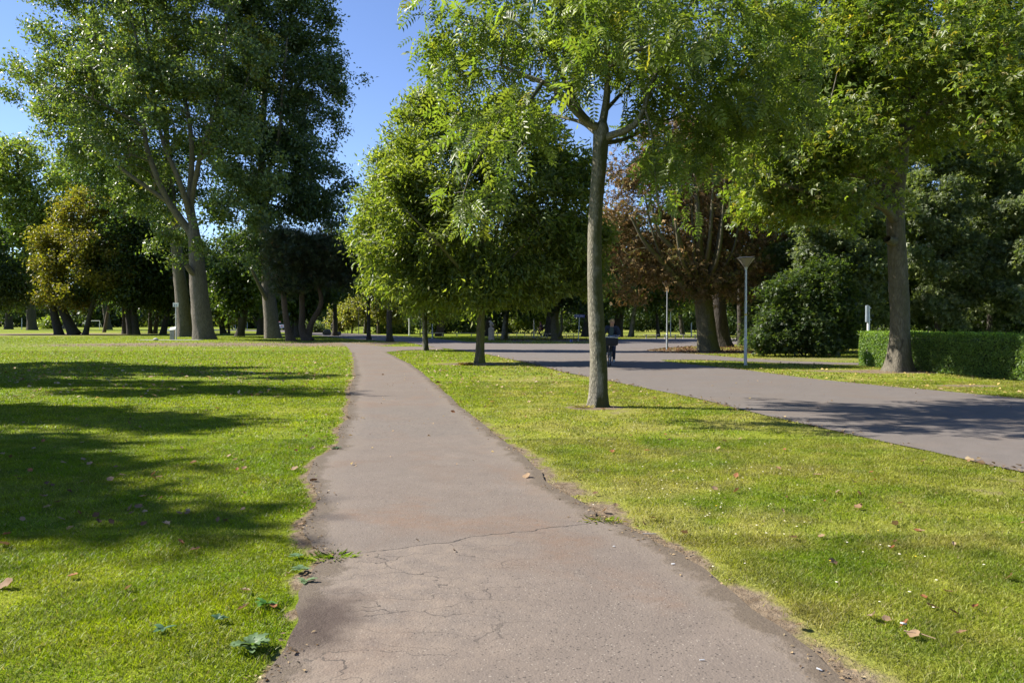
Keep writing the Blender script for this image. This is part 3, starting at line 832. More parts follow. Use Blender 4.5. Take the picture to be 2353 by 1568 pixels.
P_ASH = [((0.092, 0.124, 0.026), 5), ((0.066, 0.100, 0.022), 4), ((0.125, 0.148, 0.032), 3), ((0.2, 0.17, 0.03), 0.15)]
P_SWEET = [((0.104, 0.130, 0.024), 5), ((0.070, 0.100, 0.020), 4), ((0.155, 0.170, 0.04), 2.5)]
P_MAPLE = [((0.100, 0.132, 0.022), 5), ((0.072, 0.108, 0.020), 4), ((0.145, 0.160, 0.032), 2.5), ((0.20, 0.15, 0.04), 0.4)]
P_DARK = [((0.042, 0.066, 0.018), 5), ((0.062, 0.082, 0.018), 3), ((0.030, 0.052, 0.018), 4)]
P_GOLD = [((0.150, 0.135, 0.022), 5), ((0.11, 0.110, 0.018), 4), ((0.17, 0.12, 0.022), 1.2), ((0.08, 0.09, 0.014), 2)]
P_PALE = [((0.13, 0.165, 0.035), 5), ((0.17, 0.18, 0.045), 3), ((0.09, 0.13, 0.03), 3)]
P_OLIVE = [((0.15, 0.15, 0.045), 5), ((0.11, 0.125, 0.035), 4), ((0.19, 0.165, 0.06), 2)]
P_BROWN = [((0.165, 0.108, 0.046), 5), ((0.120, 0.082, 0.034), 4), ((0.24, 0.155, 0.065), 2.0), ((0.10, 0.095, 0.022), 4)]
P_NEEDLE = [((0.040, 0.055, 0.024), 5), ((0.075, 0.056, 0.032), 0.8), ((0.030, 0.045, 0.024), 4)]
P_VIB = [((0.105, 0.130, 0.058), 5), ((0.065, 0.092, 0.040), 4), ((0.155, 0.175, 0.090), 2)]
P_HEDGE = [((0.085, 0.128, 0.034), 5), ((0.055, 0.095, 0.026), 4), ((0.12, 0.155, 0.045), 1.5)]

# ------------------------------------------------------------------ the two big poplars and the dark one beside them
def gold_flecks(rg, pos, tn):
    k = vnoise3(pos + 9, 1.6, 4) > 0.735
    tn[k] = np.array([0.20, 0.19, 0.02]) * (0.7 + 0.5 * rg.random((k.sum(), 1))); return tn
tree('poplar', 'largest poplar with pale grey trunk and wide spreading limbs behind the white sign post', 'tree', (468, 779),
     [(468, 779, 0.98), (464, 740, 0.93), (459, 690, 0.88), (454, 630, 0.80), (450, 575, 0.70), (447, 545, 0.60), (444, 520, 0.5)],
     [(270, 130, 190, 170), (165, 215, 90, 80), (60, 165, 55, 30, 3, 1.5), (25, 225, 38, 26, 3, 1), (130, 60, 60, 60), (105, 250, 40, 30), (400, 60, 150, 150), (320, 330, 120, 110), (200, 340, 80, 60), (160, 300, 60, 40), (440, 250, 120, 110, -4), (420, -70, 170, 90),
      (200, -40, 130, 90), (560, 470, 70, 90, -5), (490, 540, 50, 80, -5), (365, 500, 60, 80, 2), (395, 575, 38, 45, 2), (590, 390, 60, 80, -4), (590, 560, 45, 60, -4), (270, 230, 150, 120, -6), (330, 420, 80, 60, 3), (540, 150, 100, 150, -3), (520, 330, 80, 80, -5)],
     (L_GLOSS, B_GREY), P_POPLAR,
     limbs=[(0.42, 0.10, [(446, 545), (427, 520), (386, 465, -1), (357, 401, -2), (334, 334, -2), (331, 290, -2), (323, 130, -1), (300, 30, 0)]),
            (0.36, 0.10, [(444, 520), (435, 495), (427, 457, -1), (409, 409, -2), (394, 372, -2), (379, 346, -2), (362, 279, -1), (345, 150, 0), (330, 20, 1)]),
            (0.36, 0.10, [(444, 515), (436, 464), (438, 409), (442, 353, -1), (438, 297, -1), (427, 241, 0), (416, 180, 1), (400, 40, 2)]),
            (0.30, 0.08, [(437, 470), (446, 427, -1), (457, 372, -2), (464, 334, -2), (487, 279, -3), (512, 180, -3), (520, 60, -2)]),
            (0.24, 0.05, [(386, 465, -1), (345, 435, -2), (305, 409, -3), (260, 372, -3), (223, 331, -4), (193, 301, -4), (163, 297, -4), (130, 306, -4)]),
            (0.22, 0.06, [(457, 372, -2), (483, 345, -2), (505, 316, -2), (545, 250, -1), (580, 150, 0)]),
            (0.16, 0.05, [(323, 200, -1), (250, 120, -3), (180, 60, -4)]), (0.14, 0.04, [(331, 290, -2), (220, 230, -4), (100, 190, -3), (40, 190, 0)]),
            (0.30, 0.25, [(450, 640, -0.6), (438, 622, -1.0), (428, 608, -1.3)])],
     natt=1250, nleaf=98000, size=0.33, sig=0.50, nscale=0.30, shell=0.33, seed=3, min_r=0.028, tip_r=0.03, step=1.0, sides=26, flare=(0.38, 0.9, 5), dens=0.53, droop=0.15, crown_tint=gold_flecks, thin=1, outw=0.4, nout=0.8, upbias=0.4,
     front=[([(446, 545), (427, 520), (386, 465), (357, 401), (334, 334), (331, 290), (325, 160)], 0.75, 3.0), ([(444, 520), (435, 495), (427, 457), (409, 409), (394, 372), (379, 346), (362, 279)], 0.7, 3.0), ([(444, 515), (436, 464), (438, 409), (442, 353), (438, 297), (427, 241)], 0.7, 3.0),
            ([(437, 470), (446, 427), (457, 372), (464, 334), (487, 279)], 0.6, 2.5), ([(386, 465), (345, 435), (305, 409), (260, 372), (223, 331), (193, 301)], 0.5, 1.5), ([(457, 372), (483, 345), (505, 316)], 0.5, 1.5), ([(457, 640), (450, 560)], 1.6, 4.0)])
tree('poplar', 'poplar standing just behind the largest poplar, its trunk leaning left', 'tree', (424, 773),
     [(424, 773, 0.95), (421, 720, 0.80), (413, 640, 0.70), (404, 560, 0.62), (396, 480, 0.5), (385, 380, 0.4), (380, 250, 0.25)],
     [(330, 430, 110, 80), (250, 260, 110, 110), (400, 340, 110, 110), (480, 180, 120, 130), (300, 120, 130, 130), (250, 410, 50, 50), (200, 390, 50, 40)],
     (L_GLOSS, B_GREY), P_POPDARK, natt=420, nleaf=52000, size=0.36, sig=0.7, seed=4, min_r=0.04, tip_r=0.03, step=1.2, sides=20, flare=(0.6, 1.0, 4), dens=0.42)
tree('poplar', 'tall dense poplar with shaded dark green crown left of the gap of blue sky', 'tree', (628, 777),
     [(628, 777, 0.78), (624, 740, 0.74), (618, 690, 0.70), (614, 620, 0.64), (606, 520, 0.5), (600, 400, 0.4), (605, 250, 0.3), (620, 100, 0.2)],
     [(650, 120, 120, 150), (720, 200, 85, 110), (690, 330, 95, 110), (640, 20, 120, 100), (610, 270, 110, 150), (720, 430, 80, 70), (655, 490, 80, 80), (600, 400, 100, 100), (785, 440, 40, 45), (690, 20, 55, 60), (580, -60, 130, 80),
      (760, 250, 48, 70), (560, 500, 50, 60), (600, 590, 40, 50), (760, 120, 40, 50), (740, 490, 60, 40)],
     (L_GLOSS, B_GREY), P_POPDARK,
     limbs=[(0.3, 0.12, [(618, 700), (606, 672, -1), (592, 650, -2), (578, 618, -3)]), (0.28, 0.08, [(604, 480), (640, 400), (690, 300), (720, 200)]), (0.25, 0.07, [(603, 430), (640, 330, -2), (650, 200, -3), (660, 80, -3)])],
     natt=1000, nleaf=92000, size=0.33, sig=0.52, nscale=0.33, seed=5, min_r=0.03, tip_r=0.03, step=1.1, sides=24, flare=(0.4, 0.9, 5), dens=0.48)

# pines at the edge of the group
tree('pine', 'slender leaning pine with bare trunk right of the dark poplar', 'tree', (668, 783), [(668, 783, 0.40), (661, 758, 0.30), (657, 734, 0.27), (652, 690, 0.25), (650, 665, 0.22), (648, 600, 0.16), (650, 560, 0.1)],
     [(672, 662, 34, 14), (655, 600, 45, 30), (690, 560, 40, 25), (640, 640, 25, 12), (650, 560, 40, 30)], (L_DULL, B_PINE), P_NEEDLE, natt=90, nleaf=3800, leaf='needle', size=0.55, sig=0.35, seed=6, tip_r=0.02, step=0.7, dens=0.3, droop=-0.2, min_r=0.02)
tree('pine', 'twin stemmed pine with one strongly bent stem at the lawn edge', 'tree', (708, 782), [(708, 782, 0.5), (700, 772, 0.36), (692, 758, 0.32), (690, 749, 0.30), (696, 728, 0.27), (693, 696, 0.25), (694, 651, 0.21), (698, 600, 0.15), (700, 560, 0.1)],
     [(705, 600, 50, 35), (760, 590, 45, 40), (700, 560, 45, 25), (740, 640, 40, 20), (790, 610, 30, 30), (735, 555, 35, 22), (775, 650, 30, 20)], (L_DULL, B_PINE), P_NEEDLE,
     extra_roots=[[(706, 782, 0.40, 0.2), (708, 765, 0.30, 0.2), (712, 750, 0.28, 0.1), (717, 736, 0.26, 0), (724, 726, 0.25, 0), (734, 712, 0.24, 0), (740, 697, 0.22, 0), (741, 687, 0.2, 0), (732, 665, 0.18, 0), (729, 640, 0.15, 0), (735, 600, 0.11, 0), (750, 570, 0.08, 0)]],
     natt=150, nleaf=6500, leaf='needle', size=0.55, sig=0.35, seed=7, tip_r=0.02, step=0.7, dens=0.3, droop=-0.2, min_r=0.02)

# ------------------------------------------------------------------ the row between path and road
tree('street_tree', 'nearest tree with slim straight trunk and drooping feathery leaves beside the footpath', 'tree', (1371, 932),
     [(1371, 932, 0.185), (1374, 900, 0.172), (1376, 840, 0.163), (1371, 760, 0.155), (1367, 680, 0.145), (1365, 600, 0.140), (1366, 520, 0.135), (1372, 430, 0.132), (1378, 360, 0.140), (1380, 315, 0.165), (1381, 296, 0.15)],
     [(1250, 110, 180, 110, 0, 2.4), (1090, 150, 130, 100, 0.5, 1.6), (1020, 60, 90, 70, 0, 1.5), (1130, 320, 120, 80, -2.0, 1.0), (1055, 450, 40, 85, -1.8, .4), (1170, 385, 45, 45, -1.9, .4), (1440, 60, 170, 130, 0, 2.4), (1600, 130, 160, 120, 0.5, 2.0), (1540, 260, 110, 90, 0.3, 1.6),
      (1700, 80, 150, 120, 1, 2.0), (1760, 230, 120, 90, 1, 1.7), (1510, 400, 55, 100, -0.6, .7), (1300, -60, 260, 80, 0, 3.0), (1600, -60, 260, 90, 0.5, 3.0), (1560, 330, 90, 80, 1.2, 1.2), (1280, 225, 110, 60, -2.0, .9), (1130, 260, 100, 70, 1.5, 1.2), (1000, 110, 65, 55, 0.6, .8), (1450, 150, 120, 90, -2.4, .9), (1630, 400, 70, 90, 1.2, .9), (1820, 120, 90, 80, 1.5, 1.2), (1330, 0, 170, 90, -4, 1.4), (1600, 40, 150, 100, -3.8, 1.3), (1450, -80, 250, 80, -4.5, 1.2), (1350, 40, 200, 80, 3.5, 1.3)],
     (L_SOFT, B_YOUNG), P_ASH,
     limbs=[(0.085, 0.03, [(1379, 300), (1345, 278, -.2), (1317, 254, -.4), (1300, 232, -.5), (1285, 203, -.6), (1250, 186, -.6), (1210, 180, -.6), (1150, 150, -.4)]),
            (0.080, 0.03, [(1380, 305), (1330, 262, .2), (1314, 230, .3), (1300, 190, .4), (1288, 162, .4), (1240, 100, .5), (1180, 50, .5)]),
            (0.055, 0.02, [(1376, 312), (1352, 292, .5), (1345, 285, .8), (1320, 275, 1.3), (1250, 262, 1.8), (1160, 250, 2.0)]),
            (0.085, 0.03, [(1381, 300), (1386, 270, .2), (1392, 240, .3), (1400, 200, .2), (1390, 170, .1), (1400, 140, 0), (1395, 90, -.2), (1370, 30, -.2), (1365, -30, 0)]),
            (0.060, 0.02, [(1400, 150, 0), (1440, 125, -.5), (1500, 100, -.8), (1560, 80, -1)]),
            (0.080, 0.025, [(1384, 315), (1420, 308, -.2), (1455, 300, -.3), (1472, 275, -.4), (1482, 245, -.3), (1500, 180, 0), (1540, 100, .4), (1580, 20, .8)]),
            (0.055, 0.02, [(1384, 328), (1410, 327, .3), (1440, 320, .6), (1465, 305, .9), (1500, 290, 1.4), (1570, 260, 1.8), (1640, 220, 2.0)]),
            (0.045, 0.018, [(1386, 260, .2), (1440, 200, 1.0), (1520, 140, 1.6), (1640, 80, 2.0), (1740, 70, 2.0)]),
            (0.035, 0.012, [(1250, 186, -.6), (1190, 270, -1.6), (1120, 330, -1.9), (1075, 400, -1.8), (1060, 470, -1.8)]),
            (0.03, 0.012, [(1285, 203, -.6), (1230, 300, -1.8), (1180, 360, -1.9), (1165, 400, -1.9)]),
            (0.03, 0.012, [(1482, 245, -.3), (1500, 320, -.6), (1505, 400, -.6), (1510, 470, -.6)])],
     natt=680, nleaf=5500, leaf='pinnate', size=0.345, sig=0.17, clear=[(1378, 320, 0.75), (1335, 262, 0.45), (1395, 235, 0.4), (1450, 305, 0.4), (1300, 215, 0.3)], nscale=0.38, seed=8, min_r=0.004, tip_r=0.006, step=0.28, sides=28, flare=(0.95, 0.16, 5), dens=0.50, droop=0.38, lump=0.10, outw=0.6, upbias=0.9)
tree('street_tree', 'second tree of the row with low broad dense crown and green mossy trunk', 'tree', (1101, 833),
     [(1101, 833, 0.21), (1102, 815, 0.18), (1103, 780, 0.165), (1104, 740, 0.16), (1106, 690, 0.15), (1110, 600, 0.13), (1120, 450, 0.09), (1130, 320, 0.05)],
     [(1130, 330, 110, 110), (1040, 330, 110, 90), (960, 400, 90, 110), (920, 480, 80, 90), (1200, 380, 130, 110), (1280, 470, 100, 110), (1100, 520, 170, 130), (960, 570, 90, 80), (1240, 570, 120, 90), (1080, 650, 130, 60), (950, 650, 70, 55), (1200, 650, 110, 55), (890, 560, 60, 70), (940, 300, 50, 60), (1330, 560, 60, 80), (1000, 260, 60, 50), (1180, 270, 70, 60), (1340, 640, 60, 40), (1310, 430, 80, 90), (1350, 500, 50, 90), (1330, 380, 40, 40)],
     (L_SOFT, B_GREEN), P_SWEET, natt=760, nleaf=78000, leaf='slim', size=0.21, nout=0.9, upbias=0.5, sig=0.26, seed=9, min_r=0.008, tip_r=0.010, step=0.45, sides=20, flare=(0.55, 0.25, 5), dens=0.43, droop=0.25, outw=0.9,
     limbs=[(0.09, 0.03, [(1106, 690), (1060, 620, -1), (990, 540, -2), (930, 480, -2)]), (0.09, 0.03, [(1107, 670), (1170, 600, -1), (1240, 520, -1.5)]), (0.08, 0.03, [(1108, 640), (1090, 540, -2), (1060, 420, -2.5)]), (0.07, 0.03, [(1108, 640), (1150, 500, 2), (1180, 380, 2.5)])])
tree('street_tree', 'third tree of the row with pale trunk and bright low hanging leaves', 'tree', (977, 804),
     [(977, 804, 0.20), (977, 790, 0.165), (976, 760, 0.15), (975, 720, 0.14), (972, 620, 0.12), (968, 480, 0.08), (965, 330, 0.04)],
     [(960, 330, 60, 90), (930, 380, 60, 80), (880, 400, 40, 60), (900, 470, 70, 80), (860, 540, 50, 60), (930, 560, 80, 80), (1000, 560, 70, 90), (940, 650, 80, 55), (970, 690, 60, 40), (890, 640, 50, 45), (1010, 690, 45, 35), (960, 255, 30, 40)],
     (L_SOFT, B_YOUNG), [(tuple(1.12 * q for q in c), w_) for c, w_ in P_SWEET], natt=380, nleaf=42000, leaf='slim', size=0.24, nout=0.9, upbias=0.5, sig=0.36, seed=10, min_r=0.012, tip_r=0.012, step=0.6, sides=16, flare=(0.4, 0.25, 4), dens=0.34, outw=0.8)
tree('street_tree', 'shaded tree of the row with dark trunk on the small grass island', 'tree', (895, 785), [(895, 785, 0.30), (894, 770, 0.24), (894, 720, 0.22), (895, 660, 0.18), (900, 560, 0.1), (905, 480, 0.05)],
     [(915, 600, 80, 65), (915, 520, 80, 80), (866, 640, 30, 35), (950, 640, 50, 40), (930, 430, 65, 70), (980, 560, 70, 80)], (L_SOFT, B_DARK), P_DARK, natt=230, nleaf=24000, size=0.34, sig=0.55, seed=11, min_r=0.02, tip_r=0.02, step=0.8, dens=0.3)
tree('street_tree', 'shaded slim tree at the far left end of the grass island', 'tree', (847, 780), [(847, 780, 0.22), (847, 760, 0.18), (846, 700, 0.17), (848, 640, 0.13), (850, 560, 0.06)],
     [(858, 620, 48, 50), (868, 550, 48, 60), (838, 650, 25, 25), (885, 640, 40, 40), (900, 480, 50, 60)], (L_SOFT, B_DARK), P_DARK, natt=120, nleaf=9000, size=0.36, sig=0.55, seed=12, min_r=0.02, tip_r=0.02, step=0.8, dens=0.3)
tree('street_tree', 'small dark tree by the boulder where the footpath meets the road', 'tree', (770, 771), [(770, 771, 0.38), (770, 760, 0.3), (769, 720, 0.28), (769, 690, 0.24), (772, 620, 0.12), (775, 570, 0.06)],
     [(775, 620, 40, 45), (785, 580, 28, 35), (755, 650, 40, 30), (795, 650, 25, 30), (770, 560, 25, 22)], (L_SOFT, B_DARK), P_DARK, natt=130, nleaf=9500, size=0.42, sig=0.7, seed=13, min_r=0.03, tip_r=0.03, step=1.0, dens=0.3)

# ------------------------------------------------------------------ right of the road
tree('maple', 'big maple with flared grey trunk in front of the clipped hedge', 'tree', (2064, 852),
     [(2064, 852, 0.40), (2065, 815, 0.34), (2067, 770, 0.315), (2067, 700, 0.30), (2062, 620, 0.31), (2060, 560, 0.29), (2055, 500, 0.28), (2058, 440, 0.25), (2068, 390, 0.22), (2075, 330, 0.19), (2082, 250, 0.15), (2078, 120, 0.10), (2075, 0, 0.06)],
     [(1850, 430, 130, 70, -1.5, 1.6), (1760, 360, 100, 80, -1, 1.6), (1930, 300, 130, 110, -2, 2), (1800, 230, 120, 110, 0, 2), (1980, 150, 150, 120, -1, 3), (2150, 120, 130, 110, -1.5, 2), (2230, 250, 100, 80, -3, 1.5), (2300, 130, 110, 100, -3.5, 2), (2310, 300, 70, 60, -4, 1), (2000, 430, 90, 60, -2.5, 1), (1900, 520, 70, 45, -1.5, .9),
      (1800, 470, 90, 45, 0, 1.5), (1870, 40, 140, 100, 0, 3), (2100, -40, 240, 80, 0, 4), (2330, 30, 120, 80, -2, 2), (1700, 300, 90, 80, 1, 1.5), (2120, 280, 80, 80, 2, 2), (1990, 330, 80, 70, 3, 2), (1730, 450, 60, 50, 1, 1), (2370, 220, 80, 90, -5.5, 1.4), (2230, 60, 110, 60, -5, 1.4), (2290, 200, 90, 70, -5.5, 1.2), (2300, 310, 70, 45, -5.5, 1)],
     (L_SOFT, B_MAPLE), P_MAPLE,
     limbs=[(0.15, 0.05, [(2056, 510), (2035, 475, -.8), (2000, 463, -1.3), (1940, 458, -1.6), (1890, 450, -1.8), (1830, 435, -2), (1780, 415, -2)]), (0.13, 0.05, [(2056, 470), (2030, 420, .5), (1995, 405, 1), (1930, 400, 1.4), (1850, 380, 1.5)]),
            (0.13, 0.04, [(2062, 410), (2040, 370, -1), (2000, 330, -1.8), (1940, 290, -2.2), (1880, 250, -2.4)]), (0.15, 0.05, [(2060, 430), (2030, 380, .6), (1990, 280, 1), (1960, 180, 1), (1940, 60, .6)]),
            (0.13, 0.04, [(2076, 320), (2130, 260, -1.2), (2190, 220, -2.2), (2260, 200, -3), (2320, 200, -3.6)]), (0.10, 0.04, [(2082, 250), (2150, 150, 0), (2230, 60, -.6), (2300, 0, -1)]), (0.16, 0.12, [(2056, 560, -.3), (2045, 555, -.45), (2038, 548, -.55)])],
     natt=900, nleaf=60000, leaf='lobed', size=0.17, sig=0.27, seed=14, min_r=0.008, tip_r=0.009, step=0.45, sides=24, flare=(0.8, 0.42, 5), dens=0.47, droop=0.2, outw=0.4, upbias=1.0, nout=0.7,
     front=[([(2064, 640), (2060, 560), (2055, 500), (2058, 440), (2068, 390), (2075, 330)], 0.42, 2.0), ([(2035, 475), (2000, 463), (1940, 458), (1890, 450)], 0.16, 1.0), ([(2062, 410), (2040, 370), (2000, 330)], 0.2, 1.0)])
CHEST = dict(mats=(L_BROWN, B_GREEN), palette=P_BROWN, leaf='lobed', tip_r=0.014, min_r=0.016, step=0.6, dens=0.42, droop=0.3)
tree('chestnut_tree', 'chestnut with withered brown leaves and thick sunlit trunk behind the lamp post', 'tree', (1627, 806),
     [(1627, 806, 0.58), (1624, 780, 0.55), (1621, 740, 0.52), (1618, 700, 0.52), (1614, 670, 0.5), (1608, 640, 0.40)],
     [(1470, 470, 95, 100), (1560, 400, 110, 110), (1640, 460, 100, 120), (1720, 490, 60, 100), (1450, 600, 80, 70), (1550, 560, 120, 90), (1660, 580, 90, 80), (1500, 650, 90, 40), (1620, 650, 90, 35), (1420, 520, 55, 80), (1730, 620, 45, 50), (1560, 330, 100, 60), (1440, 380, 60, 60), (1440, 665, 50, 28), (1690, 665, 50, 28)],
     limbs=[(0.26, 0.05, [(1614, 690), (1560, 650, -1), (1520, 600, -1.5), (1480, 560, -2), (1450, 500, -2)]), (0.25, 0.05, [(1612, 660), (1570, 590, -1.5), (1545, 500, -2), (1530, 400, -2)]), (0.25, 0.05, [(1610, 640), (1605, 540, -2), (1600, 440, -2), (1590, 340, -2)]),
            (0.25, 0.05, [(1618, 660), (1650, 580, -1), (1660, 480, -1), (1670, 380, -1)]), (0.26, 0.05, [(1622, 680), (1680, 640, 0), (1720, 580, 0), (1740, 500, 0)]), (0.16, 0.04, [(1570, 590, -1.5), (1510, 540, -2), (1490, 440, -2)]), (0.16, 0.04, [(1614, 650), (1630, 560, -2.5), (1635, 470, -2.5), (1640, 400, -2.5)])]
            + [(0.11, 0.03, [(1610 + dx * .25, 660 - abs(dx) * .15), (1610 + dx * .8, 600 - abs(dx) * .1, dy), (1610 + dx, 500, dy), (1610 + dx * 1.12, 370 + abs(dx) * .3, dy)]) for dx, dy in ((-120, -1.5), (-60, -3), (-20, -1.8), (50, -3), (90, -1))],
     natt=760, nleaf=22000, size=0.20, sig=0.32, seed=15, sides=24, flare=(0.5, 0.5, 6), **CHEST)
CHEST2 = {**CHEST, 'mats': (L_BROWN, B_DARK)}
tree('chestnut_tree', 'second brown chestnut, its dark trunk half hidden behind the sunlit chestnut', 'tree', (1657, 796),
     [(1657, 796, 0.62), (1653, 760, 0.55), (1650, 700, 0.5), (1652, 650, 0.5), (1656, 560, 0.3), (1660, 440, 0.15)],
     [(1690, 430, 90, 110), (1620, 350, 80, 70), (1730, 560, 60, 80), (1600, 520, 90, 90), (1680, 330, 70, 60), (1760, 640, 40, 40)],
     limbs=[(0.3, 0.06, [(1652, 690), (1700, 650, 0), (1745, 590, 0), (1770, 520, 0)])], natt=300, nleaf=17000, size=0.26, sig=0.45, seed=16, flare=(0.6, 0.6, 4), **CHEST2)
for k, (bx, by, tx, ty, lab) in enumerate([(1738, 797, 1732, 330, 'bare slim dark trunk rising behind the lamp head'), (1770, 795, 1772, 300, 'thin upright dark tree against the sky right of the lamp head'), (1703, 793, 1690, 330, 'dark forked tree between chestnut and lamp post')]):
    tree('tall_slim_tree', lab, 'tree', (bx, by), [(bx, by, 0.26), ((bx + tx) / 2, (by + ty) / 2, 0.17), (tx, ty, 0.07)], [(tx, ty, 45, 60), (tx - 15, ty + 130, 30, 50), (tx + 20, ty + 60, 40, 50), (tx - 10, 600, 30, 40)],
         (L_DULL, B_DARK), P_DARK, natt=70, nleaf=3800, size=0.28, sig=0.5, seed=60 + k, min_r=0.018, tip_r=0.015, step=0.7, dens=0.3)

# dark layered trees and bushes behind the hedge
def bushtree(lab, base, blobs, n, seed, pal=P_VIB, size=0.17, leaf='lobed', natt=190, r=0.16, name='broadleaf_tree', **kw):
    bx, by = base; top = min(b[1] - 0.3 * b[3] for b in blobs); tb = min(blobs, key=lambda b: b[1])
    a = dict(natt=natt, nleaf=n, leaf=leaf, size=size, sig=0.25, seed=seed, min_r=0.014, tip_r=0.012, step=0.5, dens=0.50, droop=0.12, upbias=0.8, nout=1.1, outw=0.6); a.update(kw)
    return tree(name, lab, 'tree', base, [(bx, by, r), (bx * .7 + tb[0] * .3, by * .6 + top * .4, r * .75), (tb[0], top, r * .25)], blobs, (L_SOFT, B_DARK), pal, **a)
bushtree('dark green bushy tree with pale layered leaves left of the maple trunk', (1905, 815), [(1900, 470, 90, 70), (1970, 540, 90, 60), (1900, 570, 60, 45), (1950, 630, 90, 50), (1990, 690, 60, 50), (1960, 430, 70, 60), (1850, 520, 60, 40), (1840, 600, 35, 30), (2000, 590, 60, 50)], 40000, 20)
bushtree('big dark tree with layered leaves directly right of the maple trunk', (2150, 812), [(2160, 420, 80, 80), (2120, 500, 70, 60), (2190, 520, 80, 60), (2150, 610, 90, 60), (2220, 640, 80, 60), (2130, 340, 60, 60), (2210, 340, 70, 80), (2180, 250, 50, 60), (2150, 700, 80, 40)], 48000, 21)
bushtree('dark tree at the right behind the hedge with hanging pale leaf sprays', (2270, 808), [(2270, 340, 80, 90), (2310, 460, 80, 70), (2250, 520, 80, 70), (2330, 600, 70, 60), (2270, 640, 70, 60), (2310, 240, 60, 80), (2250, 720, 60, 40), (2330, 700, 60, 50)], 48000, 22)
bushtree('dark tree cut off by the right edge of the photo', (2395, 815), [(2400, 330, 90, 110), (2380, 460, 90, 80), (2390, 590, 90, 80), (2380, 690, 80, 60), (2420, 220, 80, 90)], 36000, 23)
bushtree('broad dark tree filling the gap between maple and chestnuts at the back', (2010, 800), [(2000, 330, 90, 90), (1930, 400, 90, 80), (2040, 450, 90, 80), (1990, 560, 110, 80), (2060, 620, 80, 70), (1900, 520, 80, 80), (2050, 720, 80, 50), (1850, 460, 60, 60)], 34000, 24, P_DARK, 0.24)
for k, (bx, by, lab, bl) in enumerate([
        (2200, 793, 'towering dark tree rising behind the right half of the hedge', [(2180, 200, 110, 110), (2260, 150, 100, 110), (2160, 330, 110, 100), (2260, 320, 110, 110), (2210, 450, 120, 100), (2290, 520, 100, 100), (2200, 600, 110, 80), (2330, 250, 90, 110)]),
        (2350, 793, 'towering dark tree at the right edge behind the hedge', [(2350, 200, 90, 110), (2380, 320, 100, 110), (2340, 450, 100, 100), (2380, 560, 90, 90), (2330, 650, 100, 70), (2400, 120, 90, 90)]),
        (1890, 792, 'towering dark tree between maple and the slim bare trunks', [(1900, 320, 80, 90), (1940, 220, 100, 100), (1930, 400, 90, 100), (1960, 520, 100, 90), (1900, 600, 90, 70)]),
        (2040, 792, 'towering dark tree hidden behind the maple trunk', [(2040, 200, 100, 100), (2080, 320, 100, 100), (2030, 430, 100, 100), (2090, 540, 100, 90), (2040, 640, 100, 70), (2100, 180, 80, 90)])]):
    tree('broadleaf_tree', lab, 'tree', (bx, by), [(bx, by, 0.35), (bx + 5, 560, 0.25), (bl[0][0], bl[0][1], 0.08)], bl, (L_SOFT, B_DARK), P_DARK[:2] + P_VIB[:2], natt=300, nleaf=38000, leaf='lobed', size=0.27, sig=0.42, seed=130 + k, min_r=0.02, tip_r=0.016, step=0.8, dens=0.48, upbias=0.7, nout=1.0)
shrub('bush', 'bushy elder beside the lamp post filling the ground up to the chestnuts', 'bush', (1765, 806), [(1755, 745, 40, 50), (1790, 715, 50, 50), (1800, 670, 40, 30)], (L_SOFT, B_DARK), P_VIB, natt=110, nleaf=9000, leaf='lobed', size=0.19, seed=126, sig=0.3, step=0.4, dens=0.35, tip_r=0.008, upbias=1.2)
shrub('bush', 'large dark green bush between lamp post and hedge', 'bush', (1830, 818), [(1795, 745, 50, 45), (1865, 720, 70, 75), (1755, 775, 40, 30), (1840, 785, 90, 32), (1935, 740, 45, 70), (1900, 640, 50, 50), (1775, 680, 22, 34), (1820, 655, 30, 30)], (L_SOFT, B_DARK), P_DARK, natt=260, nleaf=26000, leaf='lobed', size=0.15, seed=25, sig=0.26, step=0.35, dens=0.3, tip_r=0.008, upbias=1.2)
shrub('bush', 'low dark undergrowth bush behind the hedge right of the maple trunk', 'bush', (2190, 806), [(2160, 730, 60, 50), (2230, 740, 60, 45), (2300, 735, 60, 50), (2110, 740, 40, 45), (2360, 730, 50, 50)], (L_SOFT, B_DARK), P_DARK, natt=140, nleaf=12000, leaf='lobed', size=0.16, seed=26, sig=0.28, step=0.35, dens=0.3, tip_r=0.008)

